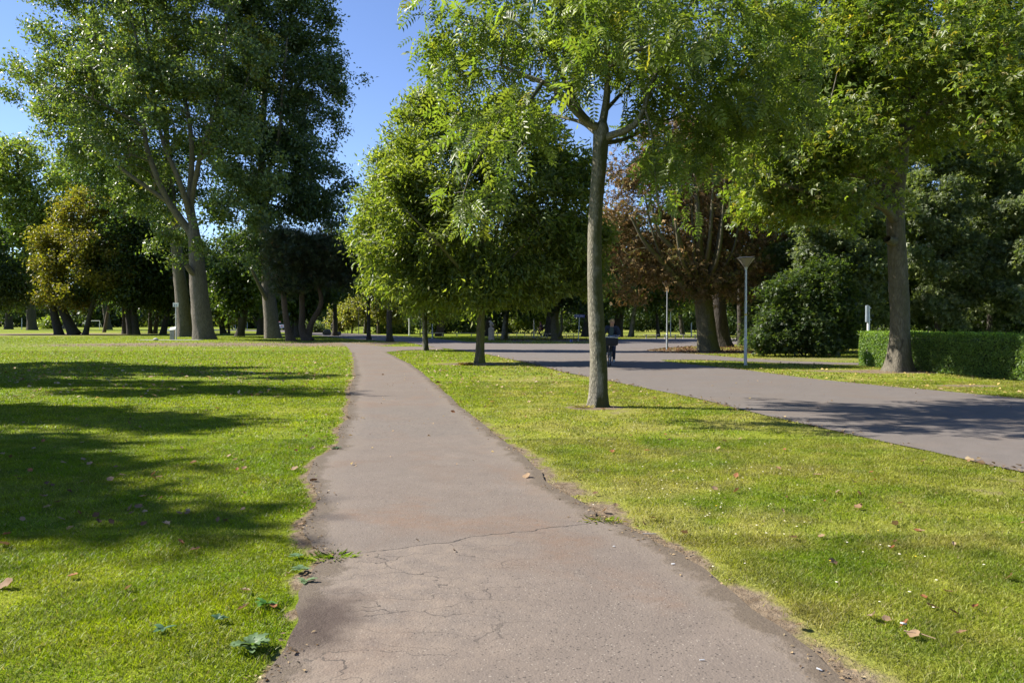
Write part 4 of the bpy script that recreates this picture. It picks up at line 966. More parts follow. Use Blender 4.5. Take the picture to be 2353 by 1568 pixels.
tree('chestnut_tree', 'third brownish chestnut behind the bush right of the lamp post', 'tree', (1790, 796), [(1790, 796, 0.4), (1790, 720, .3), (1795, 600, 0.12)], [(1790, 640, 60, 45), (1760, 610, 40, 40), (1830, 650, 50, 40), (1800, 560, 40, 40), (1860, 620, 50, 40)], natt=200, nleaf=15000, size=0.24, sig=0.35, seed=17, flare=None, **CHEST2)
bushtree('mid height dark green tree rising out of the bush right of the lamp post', (1850, 806), [(1840, 600, 50, 50), (1880, 560, 55, 50), (1810, 650, 45, 45), (1870, 660, 60, 50), (1930, 600, 50, 50), (1800, 700, 45, 40), (1900, 700, 60, 45), (1790, 590, 25, 30)], 26000, 27, P_DARK[:2] + P_VIB[:1], 0.17)
for k, (bx, by, h, lab) in enumerate([(1965, 797, 150, 'dark bush behind the box sign'), (2060, 799, 190, 'dark bush directly behind the maple trunk'), (2120, 795, 210, 'tall dark bush just right of the maple trunk'), (2230, 797, 200, 'tall dark bush behind the middle of the hedge'), (2330, 797, 210, 'tall dark bush behind the right end of the hedge'), (2440, 797, 200, 'dark bush past the right edge of the photo')]):
    shrub('bush', lab, 'bush', (bx, by), [(bx - 30, by - h * .3, 60, h * .28), (bx + 35, by - h * .35, 55, h * .3), (bx, by - h * .7, 55, h * .3), (bx + 5, by - 25, 70, 30)], (L_SOFT, B_DARK), P_DARK, natt=130, nleaf=11000, leaf='lobed', size=0.24, seed=110 + k, sig=0.4, step=0.6, dens=0.26, tip_r=0.012, upbias=1.2)
# ------------------------------------------------------------------ background trees, each with its own trunk
def back(lab, base, r, blobs, n, pal, seed, lean=None, bark=None, size=0.5, name='park_tree', mats=None, limbs=(), **kw):
    bx, by = base; top = min(b[1] - 0.2 * b[3] for b in blobs); tb = min(blobs, key=lambda b: b[1])
    mx, my = lean or (bx * .75 + tb[0] * .25, by - 0.35 * (by - top))
    a = dict(natt=130, nleaf=n, size=size, sig=size * 1.7, seed=seed, min_r=size * 0.06, tip_r=size * 0.045, step=size * 2.2, dens=0.34, sides=14, flare=(0.4, 0.5, 4), limbs=limbs); a.update(kw)
    return tree(name, lab, 'tree', base, [(bx, by, r * .85), (mx, my, r * .6), (tb[0], top, r * .18)], blobs, mats or (L_SOFT, bark or B_DARK), pal, **a)
back('golden yellow maple with trunk leaning left at the far lawn edge', (136, 768), 0.75, [(200, 500, 70, 50, -3), (140, 560, 60, 60, -4), (220, 570, 65, 55, -5), (130, 630, 60, 45, -4), (200, 640, 75, 40, -5), (265, 510, 50, 50, -2), (115, 590, 40, 50, -3), (210, 462, 40, 25), (150, 680, 65, 20, -4), (250, 620, 50, 40, -5)], 46000, [(tuple(.85 * q for q in c), w_) for c, w_ in P_GOLD], 30, (120, 700), size=0.36, natt=420, dens=0.50, shell=0.4, nout=0.9, upbias=0.6)
back('dark tree with thick strongly slanting trunk beside the golden maple', (172, 768), 0.9, [(230, 570, 60, 55, 6), (260, 640, 60, 45, 6), (280, 540, 50, 50, 6)], 9000, P_GOLD[2:] + P_DARK, 31, (137, 700))
back('straight dark trunk tree right of the slanting trunk', (195, 769), 0.42, [(230, 600, 50, 60), (270, 560, 50, 60), (200, 650, 40, 40), (280, 640, 40, 40)], 8000, P_DARK, 32)
back('reddish slim trunk tree standing alone among the left trees', (239, 763), 0.34, [(250, 620, 45, 60), (290, 570, 45, 60), (230, 670, 35, 30)], 7000, P_DARK, 33, bark=B_PINE)
back('dark tree, leftmost of the leaning cluster left of the white sign', (288, 767), 0.55, [(300, 600, 55, 60), (280, 530, 50, 60), (320, 660, 45, 40)], 9000, P_DARK, 34)
back('dark tree with two stems, middle of the leaning cluster', (301, 768), 0.6, [(330, 620, 55, 60), (350, 540, 50, 60), (310, 680, 45, 25)], 9000, P_DARK, 35, (290, 690))
back('dark tree, rightmost of the leaning cluster left of the white sign', (313, 768), 0.62, [(340, 580, 50, 60), (300, 650, 45, 40), (370, 640, 45, 45)], 9000, P_DARK, 36, (303, 690))
back('slim dark trunk tree, left one of the pair in front of the bright far lawn', (345, 766), 0.38, [(360, 630, 40, 50), (345, 570, 40, 50), (345, 690, 35, 22)], 6500, P_DARK, 37)
back('slim dark trunk tree, right one of the pair in front of the bright far lawn', (356, 766), 0.40, [(380, 650, 40, 45), (390, 590, 40, 50)], 6500, P_DARK, 38)
back('dark tree behind the stone console', (374, 767), 0.55, [(400, 640, 45, 50), (430, 600, 45, 60), (385, 690, 35, 25)], 7500, P_DARK, 39)
back('dark trunk close on the left of the leaning poplar trunk', (411, 768), 0.6, [(440, 620, 45, 60), (480, 640, 45, 50), (470, 690, 40, 25)], 7500, P_DARK, 40)
back('dark tree with curved forked trunk right of the largest poplar', (514, 766), 0.55, [(510, 650, 40, 40), (530, 600, 45, 60), (490, 690, 30, 25)], 8000, P_DARK, 41, (505, 735), limbs=[(0.25, 0.1, [(508, 745), (518, 725), (528, 700)])])
back('small sunlit trunk tree seen between the poplars', (526, 766), 0.22, [(535, 715, 25, 20), (525, 690, 25, 22)], 2600, P_OLIVE, 42)
back('thick dark tree leaning right between the poplars', (550, 772), 0.62, [(560, 640, 50, 50), (590, 600, 50, 60), (540, 690, 40, 25), (520, 640, 30, 40)], 9500, P_DARK, 43, (565, 700), limbs=[(0.3, 0.1, [(552, 740), (545, 715), (535, 690)])])
back('multi stemmed dark tree left of the dark poplar trunk', (600, 769), 0.75, [(590, 680, 40, 30), (600, 630, 45, 40), (570, 700, 25, 20)], 7500, P_DARK, 44, limbs=[(0.3, 0.1, [(598, 752), (582, 728), (570, 700)]), (0.28, 0.1, [(600, 750), (612, 722), (616, 700)])])
back('dark tree behind the twin stemmed pine', (686, 774), 0.6, [(690, 690, 45, 35), (720, 660, 45, 40), (670, 640, 45, 45), (660, 700, 30, 22)], 9500, P_DARK, 45, limbs=[(0.22, 0.08, [(686, 745), (700, 722), (712, 700)])])
back('dark tree on the far side of the slender pine', (676, 773), 0.5, [(640, 660, 40, 40), (670, 620, 45, 45), (710, 620, 45, 40)], 9000, P_DARK, 46)
back('big dark tree at the left edge with leaves hanging over the far lawn', (-70, 768), 0.9, [(-40, 610, 70, 50), (20, 630, 50, 40), (-60, 560, 70, 60), (50, 665, 45, 28), (0, 680, 45, 25)], 13000, P_DARK, 47, natt=190)
back('tall pale yellow green tree at the left edge behind the golden maple', (74, 758), 1.25, [(40, 380, 55, 60), (90, 430, 45, 60), (10, 470, 60, 70), (70, 520, 60, 60), (30, 600, 60, 50), (120, 520, 45, 60), (-20, 400, 50, 60), (80, 640, 50, 40)], 26000, P_PALE, 48, size=0.75, natt=220)
back('bright green tree behind the poplars filling the gap on the left', (250, 757), 0.9, [(170, 420, 60, 60), (230, 450, 60, 60), (280, 520, 60, 60), (160, 520, 60, 60), (330, 480, 60, 60), (220, 600, 70, 50)], 20000, P_PALE, 49, size=0.8, natt=190)
back('big old tree with broad trunk far across the left lawn', (20, 756), 1.2, [(20, 650, 50, 40), (-20, 680, 40, 30), (50, 690, 30, 20)], 8000, P_SWEET, 50, size=0.75)
# behind the road, centre
back('dark leaning tree with mossy lit limb right of the cyclist in dark clothes', (1280, 779), 0.62, [(1260, 640, 60, 50), (1310, 600, 60, 60), (1230, 680, 50, 35), (1330, 670, 50, 40)], 10000, P_DARK, 51, (1272, 730), bark=B_GREEN, size=0.4, limbs=[(0.22, 0.1, [(1281, 752), (1262, 722), (1250, 690)]), (0.2, 0.1, [(1290, 778, -1), (1292, 745, -1), (1290, 715, -1)])])
back('tree with sunlit left side of its trunk beside the statue', (1158, 778), 0.42, [(1150, 660, 60, 50), (1180, 600, 60, 60), (1120, 690, 45, 30), (1200, 690, 45, 30)], 10000, P_DARK, 52, bark=B_YOUNG, size=0.4)
back('dark tree right behind the statue', (1121, 771), 0.5, [(1100, 640, 60, 60), (1060, 680, 50, 40), (1130, 590, 60, 60)], 9000, P_DARK, 53, size=0.42)
back('brown trunked tree behind the third row tree', (1008, 772), 0.55, [(1010, 640, 60, 60), (1050, 600, 60, 60), (990, 690, 45, 30)], 9000, P_DARK, 54, bark=B_PINE, size=0.42)
back('dark tree behind the cyclist at the back', (1262, 772), 0.8, [(1240, 600, 70, 70), (1290, 540, 70, 70), (1200, 650, 60, 50)], 10000, P_DARK, 55, size=0.45)
back('dark tree left of the near tree trunk behind the street name sign', (1345, 772), 0.6, [(1340, 640, 60, 70), (1380, 560, 60, 70), (1380, 680, 55, 40), (1420, 620, 50, 60)], 11000, P_DARK, 56, size=0.42)
back('tree with dappled pinkish trunk to the right of the nearest cyclist', (1449, 773), 0.38, [(1440, 650, 50, 40), (1480, 620, 50, 50), (1420, 690, 40, 25)], 7000, P_DARK, 57, bark=B_YOUNG, size=0.4)
back('dark tree with thick trunk behind the nearest cyclist', (1418, 772), 0.75, [(1400, 600, 60, 60), (1450, 560, 60, 60), (1390, 680, 40, 30)], 9000, P_DARK, 58, size=0.42)
back('leaning dark sapling near the flat benches', (1512, 772), 0.28, [(1520, 690, 40, 25), (1550, 650, 50, 40), (1500, 640, 50, 40)], 7000, P_DARK, 59, size=0.42)
back('dark leafy tree between the sapling and the chestnut trunk', (1568, 768), 0.4, [(1560, 690, 45, 25), (1590, 630, 50, 45), (1540, 600, 50, 50)], 7500, P_SWEET, 64, size=0.42)
back('dark tree behind the gap right of the chestnut trunks', (1703, 782), 0.5, [(1700, 690, 40, 30), (1690, 630, 45, 45), (1730, 650, 45, 50)], 8000, P_DARK, 65, size=0.36)
# pale olive trees by the reeds, far centre
back('pale olive birch with twisting white trunk beyond the road', (838, 766), 0.34, [(832, 700, 26, 22), (845, 680, 26, 22), (860, 715, 20, 20)], 6000, P_OLIVE, 66, bark=B_YOUNG, size=0.36)
back('round pale young tree beyond the dark figure', (781, 765), 0.22, [(781, 720, 20, 20), (775, 735, 17, 14), (790, 738, 15, 14)], 5000, P_OLIVE, 67, bark=B_YOUNG, size=0.36)
back('olive leaved tree with forked dark trunk right of the birch', (870, 767), 0.30, [(880, 710, 24, 22), (905, 720, 24, 22), (865, 690, 24, 20)], 6000, P_OLIVE, 68, size=0.36)
back('slim pale tree between the round young tree and the birch', (808, 765.5), 0.16, [(808, 720, 18, 24), (812, 695, 16, 18)], 3500, P_OLIVE, 69, bark=B_YOUNG, size=0.36)

# evergreen thicket behind the benches, and bushes
SH = dict(natt=90, sig=0.6, step=0.9, dens=0.28, tip_r=0.02, min_r=0.02)
shrub('evergreen_bush', 'black green evergreen bush behind the left benches', 'bush', (1030, 766), [(1000, 735, 45, 30), (1060, 730, 50, 38), (1030, 700, 50, 30)], (L_DULL, B_DARK), P_DARK, nleaf=9000, size=0.42, seed=70, **SH)
shrub('evergreen_bush', 'black green evergreen bush behind the statue', 'bush', (1120, 765), [(1100, 735, 45, 30), (1150, 730, 45, 38), (1120, 700, 50, 30)], (L_DULL, B_DARK), P_DARK, nleaf=9000, size=0.42, seed=71, **SH)
shrub('bush', 'lighter green bush behind the cyclist at the back', 'bush', (1205, 766), [(1205, 735, 40, 26), (1180, 700, 40, 26), (1235, 715, 40, 32)], (L_SOFT, B_DARK), P_SWEET, nleaf=7000, size=0.42, seed=72, **SH)
shrub('evergreen_bush', 'black green evergreen bush behind the street name sign', 'bush', (1330, 764), [(1310, 730, 45, 34), (1370, 730, 45, 36), (1340, 690, 50, 30)], (L_DULL, B_DARK), P_DARK, nleaf=9000, size=0.45, seed=73, **SH)
shrub('evergreen_bush', 'dark evergreen bush behind the leaning sapling', 'bush', (1500, 762), [(1460, 725, 45, 30), (1530, 725, 45, 34), (1490, 695, 45, 28)], (L_DULL, B_DARK), P_DARK, nleaf=8500, size=0.45, seed=74, **SH)
shrub('evergreen_bush', 'dark evergreen bush seen under the chestnut', 'bush', (1600, 763), [(1570, 730, 40, 28), (1640, 730, 50, 34), (1600, 700, 45, 26)], (L_DULL, B_DARK), P_DARK, nleaf=8500, size=0.45, seed=75, **SH)
shrub('evergreen_bush', 'dark evergreen bush behind the lamp post', 'bush', (1720, 770), [(1690, 735, 35, 30), (1745, 730, 40, 40), (1720, 700, 40, 26)], (L_DULL, B_DARK), P_DARK, nleaf=8000, size=0.4, seed=76, **SH)
shrub('bush', 'sunny green bush left of the side path beyond the road', 'bush', (917, 766), [(905, 757, 18, 10), (930, 758, 16, 8), (885, 758, 14, 8)], (L_SOFT, B_DARK), P_SWEET, nleaf=4500, size=0.35, seed=77, **SH)
shrub('bush', 'pale bush between the leaning pine stems far off', 'bush', (722, 763.5), [(715, 752, 16, 10), (735, 756, 14, 7)], (L_SOFT, B_DARK), P_VIB, nleaf=2600, size=0.4, seed=78, **SH)
shrub('bush', 'light green bush far across the lawn behind the golden maple', 'bush', (118, 755), [(118, 745, 22, 10), (140, 742, 16, 10)], (L_SOFT, B_DARK), P_PALE, nleaf=3500, size=0.6, seed=79, **{**SH, 'sig': 0.9})

# trees outside the left edge whose shadows stripe the lawn
TIPS = [(725, 858, 18.0, 5.2), (600, 895, 18.0, 3.7), (450, 964, 17.5, 2.2), (385, 1065, 17.3, 2.3), (455, 1180, 17.6, 2.1)]
for k, (tx, ty, h, rr) in enumerate(TIPS):
    q = ground(tx, ty); off = (h - 0.5) / math.tan(R(SUN_EL)); x = q[0] + SUN_AZ[0] * off; y = q[1] + SUN_AZ[1] * off
    rg = np.random.default_rng(90 + k); lab = 'unseen %s columnar tree beyond the left edge shading the lawn' % ['farthest broad', 'second farthest', 'middle', 'second nearest', 'nearest slim'][k]
    s = F / y
    def PX(dx, z, y=y, x=x): 
        d = np.array([x + dx, y, z - EYE]); q = d[1] * cp + (-d[2]) * sp; up = d[1] * sp + d[2] * cp
        return (CX + F * d[0] / q, CY - F * up / q)
    bl = []
    for i in range(9):
        f = i / 8; z = 3 + (h - 4) * f; q = PX(rg.uniform(-.3, .3) * rr, z); w_ = rr * (1.0 - 0.72 * f ** 1.6)
        bl.append((q[0], q[1], w_ * s, 1.5 * s, rg.uniform(-.3, .3) * rr, w_))
    p0, p1 = PX(0, 0), PX(0, h)
    tree('columnar_tree', lab, 'tree', p0, [(p0[0], p0[1], 0.3), ((p0[0] + p1[0]) / 2, (p0[1] + p1[1]) / 2, 0.2), (p1[0], p1[1], 0.05)], bl, (L_SOFT, B_DARK), P_SWEET, Y=y, natt=160, nleaf=22000, size=0.34, sig=0.38, seed=90 + k, min_r=0.02, step=0.6, dens=0.2, group='row of trees outside the left edge')

# ------------------------------------------------------------------ far wood closing the view
def far_wood():
    rg = np.random.default_rng(99); V = []; Ff = []; Tn = []; off = 0
    px = np.concatenate([np.arange(-500, 2900, 26)])
    for x in px:
        Yd = rg.uniform(300, 380) if x < 520 else rg.uniform(185, 260)
        if 780 < x < 960: Yd = rg.uniform(300, 360)
        c = at(x, 742, Yd); hgt = rg.uniform(9, 15) if not (740 < x < 900) else rg.uniform(7, 11)
        n = 900; u = norm(rg.standard_normal((n, 3))) * rg.random((n, 1)) ** 0.35
        pos = np.array([c[0], Yd, hgt * 0.5]) + u * np.array([hgt * 0.62, hgt * 0.5, hgt * 0.56]); pos[:, 2] = np.maximum(pos[:, 2], 0.2)
        v, f = place(LEAF['round'], pos, norm(rg.standard_normal((n, 3))), norm(rg.standard_normal((n, 3)) + (0, 0, 0.6)), 1.5 * (0.7 + 0.6 * rg.random(n)))
        pal = P_DARK if rg.random() < 0.65 else P_SWEET
        if 780 < x < 940: pal = P_OLIVE
        V.append(v); Ff.append(f + off); off += len(v); Tn.append(np.repeat(tints(rg, n, pal), 4, 0))
    tag(obj('far_wood', np_mesh('far_wood', np.concatenate(V), np.concatenate(Ff), L_DULL, tint=np.concatenate(Tn))), 'dark distant wood closing off the park all along the horizon', 'wood', kind='stuff')
far_wood()
# ------------------------------------------------------------------ clipped hedge
def hedge():
    rg = np.random.default_rng(200)
    a = ground(1966, 838.5)[:2]; b = ground(2352, 874)[:2]
    u = (b - a) / np.linalg.norm(b - a); nrm_ = np.array([u[1], -u[0]])        # nrm_ points towards the road
    if nrm_[0] > 0: nrm_ = -nrm_
    L = np.linalg.norm(b - a) + 9.0; Wd = 1.5; Hh = 1.27
    B = np.array([a[0], a[1], 0.0])
    root = empty('hedge', B, 'long clipped green hedge running along the right behind the maple', 'hedge')
    def pt(s, t, z): return np.stack([u[0] * s - nrm_[0] * t, u[1] * s - nrm_[1] * t, z], 1)   # t = depth behind the front face
    n = 60000; f = rg.random(n); s = rg.random(n) * L; t = np.zeros(n); z = rg.random(n) * Hh; dep = np.abs(rg.standard_normal(n)) * 0.045
    out = np.zeros((n, 3)); front = f < 0.62; top = (f >= 0.62) & (f < 0.86); end = f >= 0.86
    t[front] = dep[front]; out[front, :2] = nrm_
    t[top] = rg.random(top.sum()) * Wd; z[top] = Hh - dep[top]; out[top, 2] = 1
    s[end] = dep[end]; t[end] = rg.random(end.sum()) * Wd; out[end, :2] = -u
    # rounded corners, uneven clipping
    wv = (fbm(s, t + z, 0.8, 51, 3) - 0.5) * 0.16
    t[front] += wv[front]; z[top] += wv[top] * 0.8; s[end] += wv[end] + 0.25 * np.abs((t[end] / Wd - 0.5) * 2) ** 4
    cn = (np.clip((z - (Hh - 0.16)) / 0.16, 0, 1) ** 2) * 0.1; t[front] += cn[front]
    c2 = np.clip(1 - s / 0.35, 0, 1) ** 2 * 0.3; t[front] += c2[front]
    z = np.maximum(z, 0.03)
    pos = pt(s, t, z)
    dr = norm(rg.standard_normal((n, 3)) + out * 0.8 + np.array([0, 0, 0.25])); nr = norm(rg.standard_normal((n, 3)) * 0.55 + out + np.array([0, 0, .5]))
    v, fc = place(LEAF['simple'], pos, dr, nr, 0.062 * (0.7 + 0.6 * rg.random(n)))
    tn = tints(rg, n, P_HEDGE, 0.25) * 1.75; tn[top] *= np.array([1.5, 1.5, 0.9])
    # loose shoots standing up out of the top
    m = 420; ss = rg.random(m) * L; tt = rg.random(m) * Wd * 0.9; hh = rg.random(m) ** 3 * 0.28 + 0.03
    P2 = []; 
    k = 9
    q = np.repeat(pt(ss, tt, np.full(m, Hh - .02)), k, 0); q[:, 2] += np.repeat(hh, k) * np.tile(np.linspace(0.1, 1, k), m)
    v2, f2 = place(LEAF['simple'], q, norm(rg.standard_normal((m * k, 3)) + (0, 0, .8)), norm(rg.standard_normal((m * k, 3))), 0.05 * (0.7 + 0.6 * rg.random(m * k)))
    t2 = tints(rg, m * k, [((0.13, 0.17, 0.025), 1), ((0.09, 0.13, 0.025), 1)])
    v = np.concatenate([v, v2]); fc = np.concatenate([fc, f2 + n * 4]); tn = np.concatenate([np.repeat(tn, 4, 0), np.repeat(t2, 4, 0)])
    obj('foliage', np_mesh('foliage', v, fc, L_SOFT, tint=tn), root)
    mb = MB(); M_ = Matrix(((u[0], -nrm_[0], 0, 0), (u[1], -nrm_[1], 0, 0), (0, 0, 1, 0), (0, 0, 0, 1)))
    c = u * (L / 2 + 0.4) - nrm_ * (Wd / 2 + 0.1)
    mb.box((c[0], c[1], 0.57), (L - 1.3, Wd - 0.6, 1.04), M_, 0.08)  # solid dark box added inside the foliage to block light
    mb.build('light_block_core', mat_plain('hedge_light_block', (0.03, 0.035, 0.012), 0.95, var=0.5, vscale=9, bump=0.02), root)
hedge()

# ------------------------------------------------------------------ street furniture
M_ZINC = mat_plain('galvanised_steel', (0.40, 0.43, 0.46), 0.45, 0.55, var=0.12, vscale=4)
M_PAINT = mat_plain('grey_blue_paint', (0.23, 0.27, 0.31), 0.5, 0.1, var=0.12, vscale=5)
M_DARKM = mat_plain('dark_metal', (0.05, 0.055, 0.06), 0.5, 0.3)
M_WHITE = mat_plain('white_enamel', (0.72, 0.72, 0.70), 0.35, var=0.05)
M_SHADE = mat_plain('frosted_lampshade', (0.27, 0.235, 0.19), 0.4, 0.0, var=0.08, vscale=2)
M_BLUE = mat_plain('blue_enamel', (0.022, 0.055, 0.22), 0.3, var=0.08)
M_STONE = mat_plain('pale_stone', (0.46, 0.37, 0.29), 0.85, var=0.18, vscale=5, bump=0.01)
M_ROCK = mat_plain('dark_boulder', (0.11, 0.10, 0.09), 0.9, var=0.35, vscale=4, bump=0.03)
M_CONC = mat_plain('concrete', (0.34, 0.32, 0.29), 0.9, var=0.2, vscale=4, bump=0.004)
M_STEEL = mat_plain('brushed_steel', (0.30, 0.29, 0.29), 0.5, 0.4, var=0.2)
M_RUBBER = mat_plain('black_rubber', (0.018, 0.018, 0.02), 0.7)
M_YEL = mat_plain('yellow_sticker', (0.5, 0.4, 0.05), 0.5)

def lamp(base, h, label, scale=1.0, sticker=False, shade=None, rshade=0.34):
    p = ground(*base); r = empty('street_lamp', p, label, 'street lamp', 'park street lamps')
    k = h / 4.1
    MB().cyl((0, 0, -0.1), (0, 0, 0.02), 0.085).cyl((0, 0, 0.02), (0, 0, 0.95 * k), 0.062, 0.060, 16).cyl((0, 0, 0.95 * k), (0, 0, h - 0.42), 0.050, 0.033, 16).cyl((0, 0, 0.94 * k), (0, 0, 0.97 * k), 0.066, 0.052, 16).build('pole', M_ZINC if shade is None else shade, r, True)
    MB().lathe([(0.045, h - 0.46), (0.055, h - 0.40), (0.075, h - 0.36)], n=16).build('collar', M_ZINC, r, True)
    MB().lathe([(0.075, h - 0.36), (rshade * 0.55, h - 0.20), (rshade * 0.97, h - 0.03), (rshade * 0.93, h - 0.03), (0.06, h - 0.33)], n=24, cap=False).build('lamp_shade', M_SHADE, r, True)
    rim = MB().lathe([(rshade * 1.02, h - 0.035), (rshade * 1.04, h - 0.015), (rshade * 0.8, h + 0.01), (0.02, h + 0.025)], n=24)
    rim.build('lid', M_DARKM, r, True)
    st = MB()
    for i in range(4):
        a = i * math.pi / 2 + 0.5; st.cyl((0.08 * math.cos(a), 0.08 * math.sin(a), h - 0.36), (rshade * 1.0 * math.cos(a), rshade * 1.0 * math.sin(a), h - 0.03), 0.007, n=6)
    st.build('ribs', M_DARKM, r)
    MB().cyl((0, 0, h - 0.34), (0, 0, h - 0.2), 0.04).ball((0, 0, h - 0.17), 0.05, (1, 1, 1.3)).build('bulb', M_WHITE, r, True)
    if sticker: MB().lathe([(0.0475, 1.9), (0.0475, 1.96)], n=12, cap=False).build('sticker', M_YEL, r)
    return r
lamp((1712, 838), 4.1, 'nearest street lamp with grey cone head on the grass strip beside the road', sticker=True)
lamp((1532, 803), 4.1, 'street lamp left of the chestnut trunk with its head hidden in brown leaves')
lamp((1540, 773.5), 3.3, 'distant street lamp close behind the lamp hidden in the brown leaves', rshade=0.42)
lamp((824, 767), 3.9, 'dark street lamp beside the pale birch beyond the road', shade=M_DARKM, rshade=0.42)
lamp((541, 757.5), 3.3, 'far street lamp left of the thick dark leaning tree', rshade=0.5)
lamp((568, 757.5), 3.3, 'far street lamp right of the thick dark leaning tree', rshade=0.5)
lamp((993, 777), 4.0, 'street lamp directly behind the pale trunk of the third row tree')

def post(name, base, top_px, r0, label, mat, cat='pole', lean=None, capped=True):
    p = ground(*base); t = at(lean[0] if lean else base[0], top_px, p[1]) - p
    mb = MB().cyl((0, 0, -0.1), (t[0], 0, t[2]), r0, r0 * 0.85, 12)
    o = mb.build(name, mat, None, True, p); tag(o, label, cat)
    return o
m_, nt, out = new_mat('banded_pole'); tc = N(nt, 'TexCoord').outputs['Object']
PRIN(nt, out, MIX(nt, RAMP(nt, NOISE(nt, MAPV(nt, tc, (2, 2, 9)), 1.0, 3), [(0.45, 0.0), (0.55, 1.0)]), (0.10, 0.10, 0.10), (0.62, 0.62, 0.6)), 0.5)
post('pole', (1226, 776.5), 726, 0.07, 'thin speckled white pole left of the cyclist at the back', m_)
post('pole', (940, 770), 731, 0.09, 'pale grey pole at the mouth of the side path', M_WHITE)
post('pole', (965, 772), 728, 0.06, 'thin dark pole left of the third row tree trunk', M_DARKM)
post('pole', (752, 763), 727, 0.09, 'slightly leaning pale pole left of the dark figure', M_ZINC, lean=(755,))
post('pole', (671, 759), 726, 0.10, 'pale pole right of the white vehicle', M_ZINC)
post('pole', (1588, 774), 741, 0.08, 'dark grey pole just left of the sunlit chestnut trunk', M_PAINT)
post('pole', (50, 756), 730, 0.10, 'pale pole far across the lawn at the left edge', M_WHITE)
post('pole', (82, 757), 728, 0.10, 'pale pole beside the broad trunk far across the lawn', M_WHITE)
post('bollard', (1312, 785.5), 779, 0.13, 'short blue bollard left of the street name sign', M_BLUE, 'bollard')

def goal():
    p = ground(212, 757); r = empty('goal_frame', p, 'tiny white football goal frame far across the left lawn', 'goal')
    wd = 3.6; hh = 2.1
    for x in (-wd / 2, wd / 2): MB().cyl((x, 0, -0.05), (x, 0, hh), 0.07, n=8).build('upright', M_WHITE, r)
    MB().cyl((-wd / 2 - .07, 0, hh + 0.07), (wd / 2 + .07, 0, hh + 0.07), 0.07, n=8).build('crossbar', M_WHITE, r)
    for x in (-wd / 2, wd / 2): MB().cyl((x, 0.09, hh), (x, 1.5, 0), 0.04, n=8).build('brace', M_WHITE, r)
goal()

# white sign post and stone console under the poplars
def sign_left():
    p = ground(405, 779); r = empty('sign_post', p, 'tall pole with small white sign showing two dark blue symbols', 'sign', None)
    MB().cyl((0, 0, -0.1), (0, 0, 3.25), 0.055, 0.055, 12).cyl((0, 0, -0.02), (0, 0, .05), 0.10, 0.10, 12).build('pole', M_ZINC, r, True)
    pn = MB().box((-0.02, 0, 3.42), (0.56, 0.04, 0.40), None, 0.012).build('panel', M_WHITE, r)
    s = MB(); s.ball((-0.13, -0.028, 3.38), 0.055, (1, .15, 1)); s.box((-0.13, -0.027, 3.30), (0.05, 0.008, 0.06))
    s.ball((0.06, -0.028, 3.40), 0.04, (1.3, .15, 0.8)); s.box((0.085, -0.027, 3.34), (0.10, 0.008, 0.03)); s.box((0.03, -0.027, 3.35), (0.03, 0.008, 0.07))
    s.build('symbols', M_BLUE, pn)
    p = ground(396, 779.6); r = empty('console', p, 'grey metal console with tilted white top board under the poplars', 'console', None, R(10))
    MB().box((0, 0, 0.47), (0.40, 0.32, 1.0), None, 0.02).build('pedestal', M_STEEL, r)
    MB().box((0.05, -0.02, 1.07), (0.56, 0.50, 0.05), Matrix.Rotation(R(32), 4, 'X') @ Matrix.Rotation(R(-8), 4, 'Y'), 0.01).build('board', M_WHITE, r)
    MB().box((-0.3, -0.08, 0.9), (0.22, 0.2, 0.22), Matrix.Rotation(R(20), 4, 'Y'), 0.02).build('side_box', M_WHITE, r)
    p = ground(393, 781)
    o = MB().box((0, 0, 0.0), (5.6, 1.3, 0.07), None, 0.02).build('paving_slab', M_CONC, None, False, (p[0], p[1], 0.0)); tag(o, 'pale concrete slab lying in the grass below the console', 'slab')
    p = ground(357, 781.3); mb = MB(); mb.ball((0, 0, 0.08), 0.22, (1.2, .7, .5), 3)
    for v in mb.bm.verts: v.co *= 1 + 0.16 * math.sin(9 * v.co.x + 5 * v.co.z) * math.cos(7 * v.co.y)
    o = mb.build('stone', mat_plain('white_stone', (0.42, 0.41, 0.39), 0.8, var=.1), None, True, p); tag(o, 'small whitish stone on the ground left of the console', 'stone')
sign_left()

def rock(px, py, w_, label, seed):
    p = ground(px, py); mb = MB(); mb.ball((0, 0, 0.25 * w_), 0.5 * w_, (1.0, .7, .62), 3); rg = random.Random(seed); a, b_ = rg.random() * 6, rg.random() * 6
    for v in mb.bm.verts: v.co *= 1 + 0.13 * math.sin(5 * v.co.x / w_ + a) * math.cos(6 * v.co.y / w_ + b_) + 0.07 * math.sin(13 * v.co.z / w_ + a)
    tag(mb.build('boulder', M_ROCK, None, True, p), label, 'boulder')
rock(751, 769, 1.25, 'large dark boulder at the roadside left of the small dark tree', 1)
rock(776, 769.5, 0.8, 'smaller dark boulder right of the small dark tree trunk', 2)

